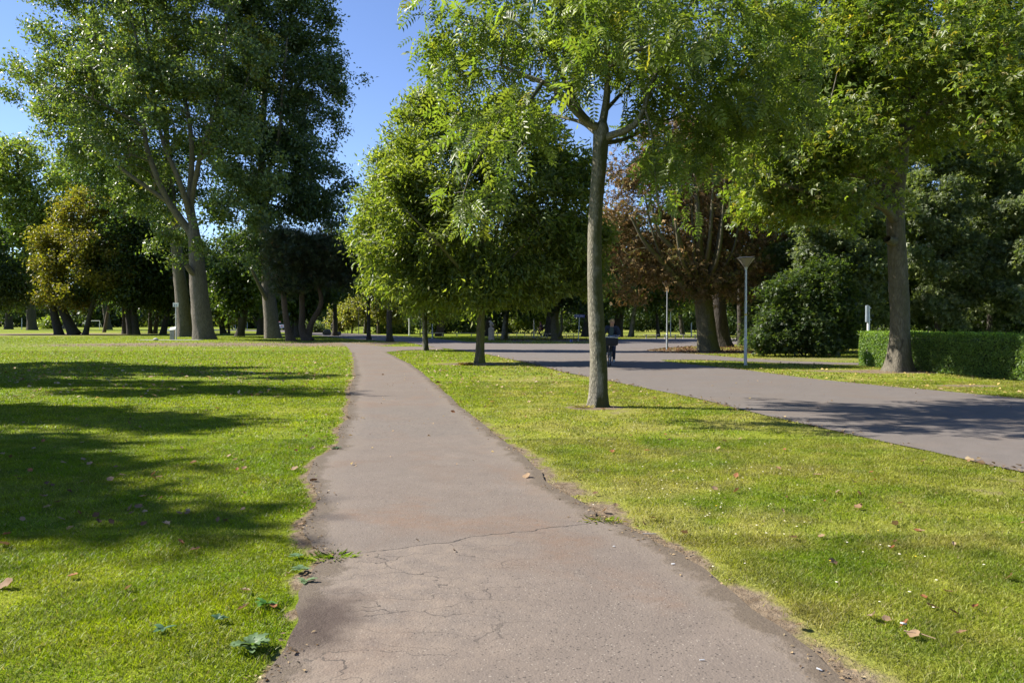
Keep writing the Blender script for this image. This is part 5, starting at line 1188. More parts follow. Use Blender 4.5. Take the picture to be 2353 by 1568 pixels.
# stone bust on a pillar
def statue():
    p = ground(1128.5, 780.5); r = empty('statue', p, 'pale stone bird like bust looking left on a square pillar', 'statue', None, R(-28))
    MB().prism([(-0.21, -0.2), (0.21, -0.2), (0.21, 0.2), (-0.21, 0.2)], 'Z', -0.1, 1.12).lathe([(0.29, 1.12), (0.12, 1.24)], n=4).build('pillar', M_STONE, r)
    bm = bmesh.new(); js = [((0, 0, 1.2), .09), ((-0.02, 0, 1.34), .11), ((0.03, 0, 1.50), .19), ((0.05, 0, 1.62), .2), ((-0.06, 0, 1.70), .13), ((-0.15, 0, 1.77), .12), ((-0.24, 0, 1.75), .075), ((-0.30, 0, 1.78), .035)]
    vs = [bm.verts.new(j[0]) for j in js]
    for a, b in zip(vs, vs[1:]): bm.edges.new((a, b))
    w1 = bm.verts.new((0.17, 0.06, 1.48)); w2 = bm.verts.new((0.2, 0.08, 1.3)); bm.edges.new((vs[3], w1)); bm.edges.new((w1, w2))
    rad = [j[1] for j in js] + [.12, .05]
    me = skin_mesh('bust', bm, rad, 2); me.materials.append(M_STONE); obj('bust', me, r)

def skin_mesh(name, bm, rad, sub=2, root=0):
    me = bpy.data.meshes.new(name + '_cage'); bm.to_mesh(me); bm.free()
    o = bpy.data.objects.new(name + '_cage', me); COL.objects.link(o)
    md = o.modifiers.new('skin', 'SKIN'); md.use_smooth_shade = True; md.branch_smoothing = 0.3
    if not me.skin_vertices: 
        bpy.context.view_layer.objects.active = o
    sv = me.skin_vertices[0].data
    for i, q in enumerate(rad):
        q = (q, q) if isinstance(q, (int, float)) else q
        sv[i].radius = q; sv[i].use_root = (i == root)
    if sub:
        s2 = o.modifiers.new('sub', 'SUBSURF'); s2.levels = sub; s2.render_levels = sub
    dg = bpy.context.evaluated_depsgraph_get(); dg.update()
    res = bpy.data.meshes.new_from_object(o.evaluated_get(dg)); res.name = name
    bpy.data.objects.remove(o, do_unlink=True)
    for pl in res.polygons: pl.use_smooth = True
    return res
statue()

# blue street name sign: two lines of small white lettering too far away to read
def name_sign():
    p = ground(1328, 783); r = empty('street_name_sign', p, 'blue street name sign with two white lines on a leaning pole', 'sign')
    MB().cyl((0, 0, -0.1), (0.11, 0, 2.1), 0.035, 0.033, 10).build('pole', M_ZINC, r, True)
    pn = MB().box((0.12, -0.045, 2.24), (0.92, 0.03, 0.27), Matrix.Rotation(R(2.5), 4, 'Y'), 0.008).build('panel', M_BLUE, r)
    t = MB(); rg = random.Random(8)
    for z, xe in ((2.285, 0.40), (2.205, 0.34)):
        x = -0.38 + (0.03 if z < 2.25 else 0)
        while x < xe:
            w_ = rg.choice([0.018, 0.026, 0.034]); 
            if rg.random() > 0.14: t.box((0.12 + x, -0.064, z - x * 0.044), (w_, 0.006, rg.choice([0.03, 0.038, 0.048])))
            x += w_ + 0.014
    t.build('lettering', M_WHITE, pn)
    tag_ = MB().box((0.0, -0.06, 0.55), (0.05, 0.03, 0.05)); tag_.build('bracket', M_ZINC, r)
name_sign()

# sign seen edge-on behind the hedge
def edge_sign():
    p = at(1994, 800, 31.5); p[2] = 0
    r = empty('box_sign', p, 'grey sign box seen edge on, on a pale post behind the hedge', 'sign')
    MB().cyl((0, 0, -0.1), (0, 0, 2.28), 0.06, 0.05, 14).cyl((0, 0, 1.62), (0, 0, 1.66), 0.064, 0.064, 14).build('post', M_WHITE, r, True)
    MB().box((-0.06, 0, 1.97), (0.09, 0.5, 0.66), Matrix.Rotation(R(-20), 4, 'Z'), 0.015).build('sign_box', M_PAINT, r)
    for z in (1.74, 2.2): MB().box((0.02, 0, z), (0.16, 0.05, 0.035)).build('bracket', M_ZINC, r)
edge_sign()

# low flat benches
def bench(p, L, rz, label):
    r = empty('bench', p, label, 'bench', 'low flat backless benches', rz)
    s = MB()
    for y in (-0.14, 0, 0.14): s.box((0, y, 0.42), (L, 0.125, 0.05), None, 0.008)
    s.build('seat', M_BENCH, r)
    for x in (-L * 0.32, L * 0.32): MB().box((x, 0, 0.19), (0.08, 0.30, 0.42), None, 0.006).build('leg', M_CONC, r)
M_BENCH = mat_plain('weathered_wood', (0.36, 0.35, 0.33), 0.75, var=0.2, vscale=6)
BL = ['leftmost flat bench, right of the third row tree trunk', 'flat bench between the third and second row tree trunks', 'flat bench just right of the statue pillar', 'flat bench left of the speckled pole', 'flat bench behind the cyclist at the back', 'flat bench beneath the street name sign',
      'flat bench right of the nearest cyclist, farther left one', 'flat bench behind the hidden head street lamp', 'flat bench left of the sunlit chestnut trunk', 'flat bench seen right of the chestnut trunks']
for (x0, x1, y), lb in zip([(988, 1023, 772.5), (1040, 1092, 773), (1136, 1176, 774), (1182, 1210, 774.3), (1248, 1275, 775), (1296, 1322, 775.5), (1478, 1514, 778), (1520, 1558, 778.3), (1562, 1604, 778), (1653, 1671, 778.5)], BL):
    a, b = ground(x0, y), ground(x1, y); bench((a + b) / 2, np.linalg.norm(b - a), R(-2), lb)

# ------------------------------------------------------------------ white service vehicle far off
def vehicle():
    p = ground(646, 759.2); r = empty('service_vehicle', p, 'small white service truck seen from behind with a red rear marking', 'truck', None, R(14))
    wpaint = mat_plain('white_car_paint', (0.72, 0.74, 0.75), 0.25, var=0.03); glass = mat_plain('dark_glass', (0.02, 0.03, 0.035), 0.08); red = mat_plain('red_lens', (0.5, 0.015, 0.02), 0.3)
    MB().box((0, 2.0, 0.80), (1.70, 4.0, 0.72), None, 0.08).prism([(0.9, 1.10), (1.05, 1.78), (2.6, 1.80), (3.2, 1.15)], 'X', -0.76, 0.76).build('body', wpaint, r)
    MB().box((0, 0.945, 1.48), (1.22, 0.06, 0.46), Matrix.Rotation(R(-12), 4, 'X'), 0.02).build('rear_window', glass, r)
    for x in (-0.765, 0.765): MB().prism([(1.2, 1.22), (1.27, 1.68), (2.5, 1.68), (2.85, 1.22)], 'X', x - 0.01, x + 0.01).build('side_window', glass, r)
    for x in (-0.66, 0.66): MB().box((x, -0.01, 0.86), (0.16, 0.05, 0.3), None, 0.01).build('tail_light', red, r)
    MB().ball((0.12, 0.0, 1.0), 0.17, (1.2, .18, .7)).build('red_marking', red, r, True)
    MB().box((0, -0.06, 0.52), (1.66, 0.16, 0.22), None, 0.03).build('bumper', M_DARKM, r)
    MB().box((0, -0.145, 0.56), (0.5, 0.02, 0.11)).build('number_plate', M_WHITE, r)
    for x in (-0.72, 0.72):
        for y in (0.7, 3.2):
            wh = MB().torus((x, y, 0.32), 0.24, 0.085, 'X', 24, 8).build('wheel', M_RUBBER, r, True)
            MB().cyl((x - 0.06, y, 0.32), (x + 0.06, y, 0.32), 0.19, n=16).build('rim', M_ZINC, wh)
    for x in (-0.95, 0.95): MB().box((x, 2.5, 1.3), (0.14, 0.1, 0.24), None, 0.02).build('wing_mirror', M_WHITE, r)
    MB().box((0, 1.35, 1.815), (1.0, 0.2, 0.05), None, 0.01).build('light_bar', M_WHITE, r)
    for x in (-0.45, -0.2): MB().lathe([(0.07, 1.84), (0.06, 1.95), (0.02, 1.97)], (x, 1.35, 0), n=12).build('beacon', red, r)
vehicle()

# ------------------------------------------------------------------ bicycles and riders
M_FRAME = mat_plain('black_cycle_frame', (0.02, 0.02, 0.022), 0.35, 0.2); M_CHROME = mat_plain('cycle_chrome', (0.6, 0.6, 0.62), 0.22, 0.9, var=.05)
def bicycle(loc, rz, label, lean=0.0, simple=False):
    """local +Y is forward"""
    r = empty('bicycle', loc, label, 'bicycle', None, rz); r.rotation_euler = (0, lean, rz)
    for y in (-0.55, 0.55):
        wh = obj('wheel', bpy.data.meshes.new('wheel'), r); bpy.data.objects.remove(wh)
        wh = MB().torus((0, y, 0.35), 0.325, 0.022, 'X', 36, 8).build('wheel', M_RUBBER, r, True)
        s = MB().torus((0, y, 0.35), 0.298, 0.011, 'X', 36, 6); 
        s.cyl((-0.04, y, 0.35), (0.04, y, 0.35), 0.02, n=8)
        if not simple:
            for i in range(18):
                a = i * math.pi / 9; s.cyl(((-1) ** i * 0.025, y, 0.35), (0, y + 0.3 * math.cos(a), 0.35 + 0.3 * math.sin(a)), 0.0016, n=4)
        s.build('rim', M_CHROME, wh)
        mg_ = MB()
        for i in range(15):
            a0 = R(-10 + 13 * i) if y > 0 else R(5 + 13 * i); a1 = a0 + R(13); q = lambda a: (0, y + 0.385 * math.cos(a), 0.35 + 0.385 * math.sin(a))
            mg_.cyl(q(a0), q(a1), 0.016, n=6)
        mg_.build('mudguard', M_FRAME, r)
    f = MB(); t = lambda a, b, q=0.016: f.cyl(a, b, q, n=8)
    t((0, -0.10, 0.29), (0, -0.24, 0.86), .018); t((0, -0.10, 0.29), (0, 0.36, 0.80), .02); t((0, -0.19, 0.62), (0, 0.35, 0.86)); t((0, 0.34, 0.76), (0, 0.30, 0.98), .02)
    for x in (-0.05, 0.05): t((x, -0.55, 0.35), (0, -0.10, 0.29), .01); t((x, -0.55, 0.35), (0, -0.22, 0.75), .01); t((x, 0.55, 0.35), (x * .9, 0.36, 0.78), .012)
    f.build('frame', M_FRAME, r, True)
    h = MB(); h.cyl((0, 0.30, 0.98), (0, 0.28, 1.10), 0.014, n=8)
    P = [(-0.30, 0.06, 1.10), (-0.29, 0.2, 1.13), (-0.18, 0.30, 1.16), (0, 0.30, 1.12), (0.18, 0.30, 1.16), (0.29, 0.2, 1.13), (0.30, 0.06, 1.10)]
    for a, b in zip(P, P[1:]): h.cyl(a, b, 0.012, n=8)
    hb = h.build('handlebar', M_CHROME, r, True)
    for x in (-0.30, 0.30): MB().cyl((x, 0.06, 1.10), (x, 0.17, 1.122), 0.018, n=8).build('grip', M_RUBBER, hb)
    MB().ball((0, -0.27, 0.93), 0.12, (0.85, 1.15, 0.35), 2).build('saddle', M_RUBBER, r, True)
    MB().cyl((0, -0.24, 0.85), (0, -0.26, 0.92), 0.014, n=8).build('seat_post', M_CHROME, r)
    c = MB(); c.torus((0.06, -0.10, 0.29), 0.09, 0.008, 'X', 20, 6); c.cyl((0.09, -0.10, 0.29), (0.09, -0.02, 0.43), 0.012, n=6); c.cyl((-0.09, -0.10, 0.29), (-0.09, -0.18, 0.15), 0.012, n=6)
    c.build('crank', M_CHROME, r)
    for (x, y, z) in ((0.15, -0.02, 0.43), (-0.15, -0.18, 0.15)): MB().box((x, y, z), (0.10, 0.09, 0.025), None, 0.005).build('pedal', M_RUBBER, r)
    MB().ball((0, 0.44, 0.86), 0.05, (1, 1, 1)).build('headlight', M_CHROME, r, True)
    rk = MB()
    for x in (-0.06, 0.06): rk.cyl((x, -0.3, 0.74), (x, -0.78, 0.74), 0.008, n=6); rk.cyl((x, -0.62, 0.74), (x, -0.55, 0.35), 0.007, n=6)
    rk.build('luggage_rack', M_FRAME, r)
    return r

def rider(loc, rz, label, jacket, shirt, trousers, hair, shoes, skin_c=(0.42, 0.235, 0.165), lean=0.0, open_jacket=True, hairlen=0, face=True):
    """rider in the frame of bicycle(): hip over the saddle, hands on the grips, feet on the pedals"""
    r = empty('person', loc, label, 'person', None, rz); r.rotation_euler = (0, lean, rz)
    skin = mat_plain('skin', skin_c, 0.5, var=.08, vscale=8)
    J = dict(pel=(0, -0.24, 1.02), wst=(0, -0.20, 1.17), chs=(0, -0.12, 1.36), nck=(0, -0.075, 1.50), hd0=(0, -0.055, 1.56), hd1=(0, -0.04, 1.66), hd2=(0, -0.045, 1.72),
             sR=(0.185, -0.11, 1.44), eR=(0.29, -0.06, 1.20), wR=(0.30, 0.07, 1.125), sL=(-0.185, -0.11, 1.44), eL=(-0.29, -0.06, 1.20), wL=(-0.30, 0.07, 1.125),
             hR=(0.10, -0.22, 0.98), kR=(0.13, 0.17, 0.86), aR=(0.14, -0.05, 0.50), tR=(0.15, 0.06, 0.455), hL=(-0.10, -0.22, 0.98), kL=(-0.13, 0.10, 0.62), aL=(-0.14, -0.22, 0.24), tL=(-0.15, -0.12, 0.18))
    RAD = dict(pel=(.15, .125), wst=(.125, .10), chs=(.132, .098), nck=.058, hd0=.068, hd1=(.082, .10), hd2=(.07, .085), sR=.052, eR=.044, wR=.03, sL=.052, eL=.044, wL=.03, hR=.09, kR=.06, aR=.04, tR=.035, hL=.09, kL=.06, aL=.04, tL=.035)
    ED = [('pel', 'wst'), ('wst', 'chs'), ('chs', 'nck'), ('nck', 'hd0'), ('hd0', 'hd1'), ('hd1', 'hd2'), ('chs', 'sR'), ('sR', 'eR'), ('eR', 'wR'), ('chs', 'sL'), ('sL', 'eL'), ('eL', 'wL'), ('pel', 'hR'), ('hR', 'kR'), ('kR', 'aR'), ('aR', 'tR'), ('pel', 'hL'), ('hL', 'kL'), ('kL', 'aL'), ('aL', 'tL')]
    def part(name, edges, mat, grow=0.0, over={}, root='pel', sub=2, parent=r):
        bm = bmesh.new(); names = []
        for a, b in edges:
            for q in (a, b):
                if q not in names: names.append(q)
        PP = {**J, **{k: v for k, v in over.items()}}
        vs = {q: bm.verts.new(PP[q]) for q in names}
        for a, b in edges: bm.edges.new((vs[a], vs[b]))
        rad = []
        for q in names:
            v = RAD[q]; v = (v, v) if isinstance(v, float) else v; rad.append((v[0] + grow, v[1] + grow))
        me = skin_mesh(name, bm, rad, sub, names.index(root) if root in names else 0); me.materials.append(mat); return obj(name, me, parent)
    body = part('body', ED, skin)
    part('trousers', [e for e in ED if e[0] in ('pel', 'hR', 'kR', 'hL', 'kL') and e[1] not in ('wst',)], trousers, 0.014)
    part('shirt', [('pel', 'wst'), ('wst', 'chs')], shirt, 0.012)
    part('jacket', [('wst', 'chs'), ('chs', 'sR'), ('sR', 'eR'), ('eR', 'wR'), ('chs', 'sL'), ('sL', 'eL'), ('eL', 'wL')], jacket, 0.045, root='chs', over={'wst': (0, -0.235, 1.13), 'chs': (0, -0.13, 1.36), 'sR': (0.185, -0.105, 1.45), 'sL': (-0.185, -0.105, 1.45), 'wR': (0.30, 0.03, 1.14), 'wL': (-0.30, 0.03, 1.14)})
    if open_jacket:
        MB().prism([(-0.06, 1.12), (0.06, 1.12), (0.085, 1.30), (0.055, 1.47), (-0.055, 1.47), (-0.085, 1.30)], 'Y', -0.02, 0.0).build('shirt_front', shirt, r)
    for side, a, t in ((1, 'aR', 'tR'), (-1, 'aL', 'tL')):
        A = J[a]; T = J[t]
        MB().ball((A[0], A[1] + 0.05, A[2] - 0.035), 0.06, (0.8, 2.1, 0.75), 2).box((A[0], A[1] + 0.05, A[2] - 0.075), (0.085, 0.25, 0.02), None, 0.006).build('shoe', shoes, r, True)
    # hands with separate fingers closed round the grips
    for sg, wn_ in ((1, 'wR'), (-1, 'wL')):
        W = J[wn_]; bm = bmesh.new(); x0 = W[0]
        p0 = bm.verts.new(W); p1 = bm.verts.new((x0, W[1] + 0.045, W[2] + 0.012)); bm.edges.new((p0, p1)); rad = [0.026, 0.03]
        for i in range(4):
            y = W[1] + 0.03 + 0.02 * i
            a1 = bm.verts.new((x0 + sg * 0.028, y, W[2] + 0.012)); a2 = bm.verts.new((x0 + sg * 0.034, y, W[2] - 0.018)); a3 = bm.verts.new((x0 + sg * 0.010, y, W[2] - 0.036 + 0.004 * i))
            bm.edges.new((p1, a1)); bm.edges.new((a1, a2)); bm.edges.new((a2, a3)); rad += [0.010, 0.009, 0.008]
        b1 = bm.verts.new((x0 - sg * 0.028, W[1] + 0.05, W[2] + 0.004)); b2 = bm.verts.new((x0 - sg * 0.026, W[1] + 0.075, W[2] - 0.02)); bm.edges.new((p1, b1)); bm.edges.new((b1, b2)); rad += [0.011, 0.009]
        me = skin_mesh('hand', bm, rad, 1); me.materials.append(skin); obj('hand', me, r)
    # face and hair
    fy = 0.052; z0 = 1.62
    dark = mat_plain('eye_dark', (0.03, 0.02, 0.018), 0.4); lip = mat_plain('lips', (0.30, 0.11, 0.09), 0.5)
    nose = MB().prism([(-0.013, 1.59), (0.013, 1.59), (0.007, 1.645), (-0.007, 1.645)], 'Y', fy - 0.02, fy + 0.022).build('nose', skin, r, True)
    for sx_ in (-1, 1):
        MB().ball((sx_ * 0.032, fy - 0.012, 1.637), 0.012, (1.3, .6, .6)).build('eye', dark, r, True)
        MB().box((sx_ * 0.032, fy - 0.004, 1.656), (0.034, 0.012, 0.008)).build('eyebrow', hair, r)
        MB().ball((sx_ * 0.088, -0.045, 1.625), 0.026, (0.35, .75, 1.2)).build('ear', skin, r, True)
    MB().ball((0, fy - 0.014, 1.572), 0.02, (1.2, .5, .35)).build('mouth', lip, r, True)
    hr = MB(); hr.ball((0, -0.062, 1.685), 0.098, (0.92, 1.12, 0.80), 3)
    if hairlen: hr.ball((0, -0.13, 1.58), 0.075, (0.9, .7, 1.5), 2)
    for v in hr.bm.verts:
        if v.co.z < 1.665 and v.co.y > -0.03 and v.co.z > 1.4: v.co.y = -0.03 - 0.2 * (1.665 - v.co.z) if v.co.y > -0.03 else v.co.y
        v.co += Vector((math.sin(90 * v.co.y + 50 * v.co.x), math.sin(80 * v.co.x), math.cos(70 * v.co.x + 60 * v.co.y))) * 0.004
    hr.build('hair', hair, r, True)
    return r
M_NAVY = mat_plain('navy_cloth', (0.012, 0.018, 0.035), 0.85); M_TEE = mat_plain('dark_green_cloth', (0.045, 0.07, 0.065), 0.9); M_JEANS = mat_plain('dark_jeans', (0.02, 0.028, 0.05), 0.9, var=.3, vscale=9)
M_BLOND = mat_plain('blond_hair', (0.40, 0.24, 0.09), 0.6, var=.3, vscale=30); M_BROWNH = mat_plain('brown_hair', (0.06, 0.035, 0.02), 0.6); M_SNEAK = mat_plain('pale_shoe', (0.42, 0.45, 0.47), 0.7); M_PURP = mat_plain('plum_cloth', (0.06, 0.022, 0.045), 0.85)
M_BAG = mat_plain('black_canvas', (0.010, 0.012, 0.014), 0.8, var=.3, vscale=6, bump=.004)
p = ground(1398, 842.5); c1 = p + np.array([0.10, 0.55, 0]); rz1 = math.pi - R(10)
bicycle(c1, rz1, 'black bicycle ridden towards the camera past the nearest tree trunk', R(-3))
rider(c1, rz1, 'blond man in dark open jacket and green shirt cycling towards the camera', M_NAVY, M_TEE, M_JEANS, M_BLOND, M_SNEAK, lean=R(-3))
bg_ = empty('bag', c1, 'wide black bag with pale rim carried over the front wheel', 'bag', None, rz1); bg_.rotation_euler = (0, R(-3), rz1)
MB().box((0, 0.60, 0.94), (0.58, 0.34, 0.28), None, 0.05).build('body', M_BAG, bg_, True)
rm = MB(); Q = [(-0.28, 0.44, 1.09), (-0.28, 0.77, 1.09), (0.28, 0.77, 1.09), (0.28, 0.44, 1.09), (-0.28, 0.44, 1.09)]
for a, b in zip(Q, Q[1:]): rm.cyl(a, b, 0.010, n=6)
rm.build('rim', M_CHROME, bg_)
MB().box((0, 0.60, 0.79), (0.34, 0.30, 0.02)).build('carrier', M_FRAME, bg_)
p2 = ground(1240, 777); bicycle(p2, R(92), 'thin framed bicycle ridden to the left in front of the benches', 0, True)
rider(p2, R(92), 'person in dark plum clothes cycling to the left near the benches', M_PURP, M_PURP, M_PURP, M_BROWNH, M_SNEAK, open_jacket=False, hairlen=1)
p3 = ground(764, 765.5); bicycle(p3, R(160), 'bicycle of the dark figure beside the small dark tree', 0, True)
rider(p3, R(160), 'dark silhouetted cyclist close left of the small dark tree trunk', M_NAVY, M_NAVY, M_JEANS, M_BROWNH, M_DARKM, open_jacket=False)
p4 = ground(148, 757); bicycle(p4, R(85), 'tiny bicycle far across the lawn by the light green bush', 0, True)
M_BLUEC = mat_plain('blue_cloth', (0.05, 0.10, 0.28), 0.85)
rider(p4, R(85), 'tiny cyclist in blue far across the lawn by the light green bush', M_BLUEC, M_BLUEC, M_JEANS, M_BROWNH, M_DARKM, open_jacket=False)

# ------------------------------------------------------------------ fallen leaves: each a curled leaf of its own
M_DRY = mat_leaf('dry_leaf', 0.7, 0.25, 0.2, (1.3, 1.1, 0.8))
def dry_leaf_mesh(seed):
    rg = np.random.default_rng(seed); n = 7; V = []; curl = rg.uniform(0.6, 2.2); k = rg.uniform(0.35, 0.55)
    for i in range(n):
        t = i / (n - 1); w_ = k * math.sin(math.pi * min(1, t * 0.93 + 0.04)) ** 0.8 * (1 + 0.25 * math.sin(i * 2.4 + seed))
        for s in (-1, -0.5, 0, 0.5, 1):
            V.append((t - 0.5, s * w_ * math.cos(curl * abs(s) * 0.5), 0.10 * abs(s) * curl * w_ * 2 + 0.16 * (t - 0.5) ** 2 * curl + 0.03 * rg.standard_normal()))
    V = np.array(V); V[:, 2] -= V[:, 2].min() - 0.02
    Fq = np.array([(i * 5 + j, i * 5 + j + 1, i * 5 + j + 6, i * 5 + j + 5) for i in range(n - 1) for j in range(4)])
    return V, Fq
DRYCOL = [(0.21, 0.125, 0.065), (0.27, 0.18, 0.105), (0.13, 0.07, 0.036), (0.25, 0.105, 0.04), (0.32, 0.24, 0.155), (0.09, 0.052, 0.03)]
leaf_me = {}
for ci, c in enumerate(DRYCOL):
    for sd in range(3):
        V, Fq = dry_leaf_mesh(10 * ci + sd)
        leaf_me[(ci, sd)] = np_mesh('fallen_leaf', V, Fq, M_DRY, tint=np.tile(np.array(c), (len(V), 1)), smooth=True)
CN = ['brown', 'tan', 'dark brown', 'rusty orange', 'pale beige', 'blackish brown']
def drop(px, py, size, ci, where, rg, z=0.018):
    q = ground(px, py); o = bpy.data.objects.new('fallen_leaf', leaf_me[(ci, int(rg.integers(3)))])
    o.location = (q[0], q[1], z); o.rotation_euler = (rg.normal(0, .35), rg.normal(0, .35), rg.uniform(0, 6.28)); o.scale = (size, size, size)
    link(o); tag(o, 'curled %s dry leaf lying on the %s' % (CN[ci], where), 'fallen leaf', 'fallen leaves on the ' + where)
rgL = np.random.default_rng(321)
SPOT = [(8, 1255, .16, 1), (15, 1232, .13, 3), (15, 1348, .20, 0), (382, 1208, .15, 4), (412, 1184, .13, 1), (432, 1178, .13, 4), (430, 1182, .1, 0), (448, 1268, .15, 0), (415, 1250, .13, 3), (560, 1402, .13, 1), (628, 1398, .10, 3), (562, 1362, .12, 4), (330, 1207, .11, 2), (256, 1203, .12, 2), (162, 1218, .12, 4),
        (220, 1187, .11, 2), (135, 1158, .13, 0), (328, 1144, .12, 1), (366, 1099, .13, 4), (280, 1094, .11, 1), (206, 1068, .13, 1), (145, 1066, .11, 4), (160, 1133, .12, 5), (120, 1118, .11, 2), (42, 1104, .14, 5), (505, 1072, .13, 1), (540, 1059, .13, 4), (526, 1050, .11, 1), (296, 973, .14, 2), (322, 984, .16, 1),
        (690, 990, .13, 1), (735, 1012, .12, 1), (770, 1030, .12, 5), (520, 1200, .12, 2), (500, 1198, .1, 0), (168, 1327, .11, 3), (295, 1356, .1, 1), (25, 1052, .13, 2), (5, 1046, .14, 4), (125, 1030, .1, 1), (145, 998, .11, 4), (100, 1015, .12, 3), (70, 1083, .12, 3), (255, 1040, .12, 4), (200, 980, .11, 1)]
for (x, y, s, ci) in SPOT: drop(x, y, s * 0.55, ci, 'left lawn', rgL)
k = 0
while k < 105:
    y = 795 + 420 * rgL.random() ** 1.5; x = rgL.uniform(-10, 790)
    if inside(np.array([ground(x, y)[0]]), np.array([ground(x, y)[1]]), PATH)[0]: continue
    drop(x, y, rgL.uniform(.045, .085), int(rgL.choice(6, p=[.25, .25, .12, .13, .17, .08])), 'left lawn', rgL); k += 1
SPR = [(1390, 1176, .12, 1), (1572, 1228, .11, 1), (1788, 1079, .13, 0), (1808, 1146, .11, 1), (1895, 1155, .11, 3), (1976, 1166, .11, 0), (2056, 1207, .12, 1), (2107, 1224, .11, 3), (2050, 1263, .12, 3), (2068, 1160, .12, 1), (2177, 1365, .13, 0), (2100, 1465, .13, 1), (2240, 1400, .12, 3), (2190, 1255, .1, 4), (2185, 1080, .12, 1), (1458, 1112, .1, 1), (1925, 1133, .1, 4), (2320, 1330, .11, 1), (2010, 1106, .1, 3), (1700, 1010, .1, 1)]
for (x, y, s, ci) in SPR: drop(x, y, s * 0.55, ci, 'right grass verge', rgL)
k = 0
while k < 60:
    y = 845 + 620 * rgL.random() ** 1.4; x = rgL.uniform(900, 2350); q = ground(x, y); a, b = np.array([q[0]]), np.array([q[1]])
    if inside(a, b, PATH)[0] or inside(a, b, ROAD)[0]: continue
    drop(x, y, rgL.uniform(.045, .08), int(rgL.choice(6, p=[.3, .25, .1, .2, .12, .03])), 'right grass verge', rgL); k += 1
for (x, y, s, ci) in [(1210, 1098, .10, 1), (720, 1108, .09, 5), (800, 962, .09, 1), (1040, 948, .08, 3), (672, 1505, .06, 4), (880, 862, .09, 1), (1042, 1270, .04, 5), (958, 1246, .03, 4)]: drop(x, y, s, ci, 'footpath', rgL, 0.02)

def scatter(name, label, cat, areas, n, size, cols, seed, leafT='simple', z=0.02, offroad=True):
    rg = np.random.default_rng(seed); P = []
    for (px, py, rx, ry, wt) in areas:
        c = ground(px, py); m = int(n * wt); a = rg.random(m) * 6.283; q = np.sqrt(rg.random(m)); P.append(np.stack([c[0] + rx * q * np.cos(a), c[1] + ry * q * np.sin(a)], 1))
    P = np.concatenate(P)
    if offroad: P = P[~inside(P[:, 0], P[:, 1], PATH) & ~inside(P[:, 0], P[:, 1], ROAD)]
    m = len(P); pos = np.concatenate([P, np.full((m, 1), z)], 1)
    dr = norm(rg.standard_normal((m, 3)) * np.array([1, 1, .25])); nr = norm(rg.standard_normal((m, 3)) * .35 + np.array([0, 0, 1]))
    v, f = place(LEAF[leafT], pos, dr, nr, size * (0.6 + 0.8 * rg.random(m)))
    tag(obj(name, np_mesh(name, v, f, M_DRY, tint=np.repeat(tints(rg, m, cols), len(LEAF[leafT][0]), 0))), label, cat, kind='stuff')
scatter('leaf_specks', 'countless small pale fallen leaves dotting the far part of the left lawn', 'leaves', [(400, 810, 16, 24, .3), (100, 830, 14, 14, .25), (650, 815, 9, 20, .2), (400, 870, 9, 6, .25)], 2000, 0.11, [((0.36, 0.25, 0.14), 3), ((0.46, 0.36, 0.24), 2), ((0.25, 0.11, 0.05), 1)], 401)
scatter('leaf_specks', 'small pale fallen leaves dotting the far grass between path and road', 'leaves', [(1150, 840, 4, 10, .5), (1300, 900, 4, 4, .25), (1000, 815, 3, 9, .25)], 420, 0.10, [((0.36, 0.25, 0.14), 3), ((0.46, 0.36, 0.24), 2)], 402)
scatter('leaf_litter', 'carpet of rusty brown leaf litter under the chestnuts and by the benches', 'leaf litter', [(1560, 803, 9, 6, .4), (1690, 800, 5, 8, .2), (1290, 780, 9, 4, .2), (1440, 772, 10, 8, .1), (1460, 806, 6, 3, .1)], 5000, 0.15, [((0.15, 0.08, 0.038), 4), ((0.11, 0.06, 0.03), 3), ((0.2, 0.13, 0.06), 1)], 403)
scatter('leaf_specks', 'scattered yellowish leaves on the strip of grass around lamp post and maple', 'leaves', [(1750, 838, 4, 4, .4), (2000, 862, 5, 3, .35), (2200, 895, 3, 2, .25)], 420, 0.09, [((0.42, 0.31, 0.10), 3), ((0.36, 0.25, 0.14), 2)], 404)
scatter('leaf_specks', 'dusting of small leaf fragments on road and footpath', 'leaves', [(1000, 870, 1.2, 8, .3), (950, 1000, 1.6, 3, .2), (1800, 900, 7, 4, .3), (1250, 820, 5, 8, .2)], 200, 0.05, [((0.36, 0.25, 0.14), 3), ((0.42, 0.31, 0.10), 1)], 405, offroad=False)

# litter gathered along the paved edges
def edge_bits(name, label, lines, n, reach, size, cols, seed, ymax):
    rg = np.random.default_rng(seed); P = []
    for ln, sd in lines:
        L = np.array([q for q in ln if 1.5 < q[1] < ymax]); d = np.concatenate([[0], np.cumsum(np.hypot(*np.diff(L, axis=0).T))])
        s_ = rg.random(n) * d[-1]; x = np.interp(s_, d, L[:, 0]); y = np.interp(s_, d, L[:, 1]); dens = fbm(s_, s_ * 0, 1.1, seed, 3) > 0.45
        a = rg.random(n) * 6.283; q = np.abs(rg.standard_normal(n)) * reach
        P.append(np.stack([x + q * np.cos(a), y + q * np.sin(a)], 1)[dens])
    P = np.concatenate(P); m = len(P); pos = np.concatenate([P, np.full((m, 1), .018)], 1)
    v, f = place(LEAF['simple'], pos, norm(rg.standard_normal((m, 3)) * (1, 1, .3)), norm(rg.standard_normal((m, 3)) * .4 + (0, 0, 1)), size * (0.4 + 1.1 * rg.random(m)))
    tag(obj(name, np_mesh(name, v, f, M_DRY, tint=np.repeat(tints(rg, m, cols), 4, 0))), label, 'litter', kind='stuff')
STRAW = [((0.30, 0.22, 0.12), 3), ((0.20, 0.14, 0.08), 2), ((0.12, 0.075, 0.04), 2), ((0.38, 0.30, 0.18), 1)]
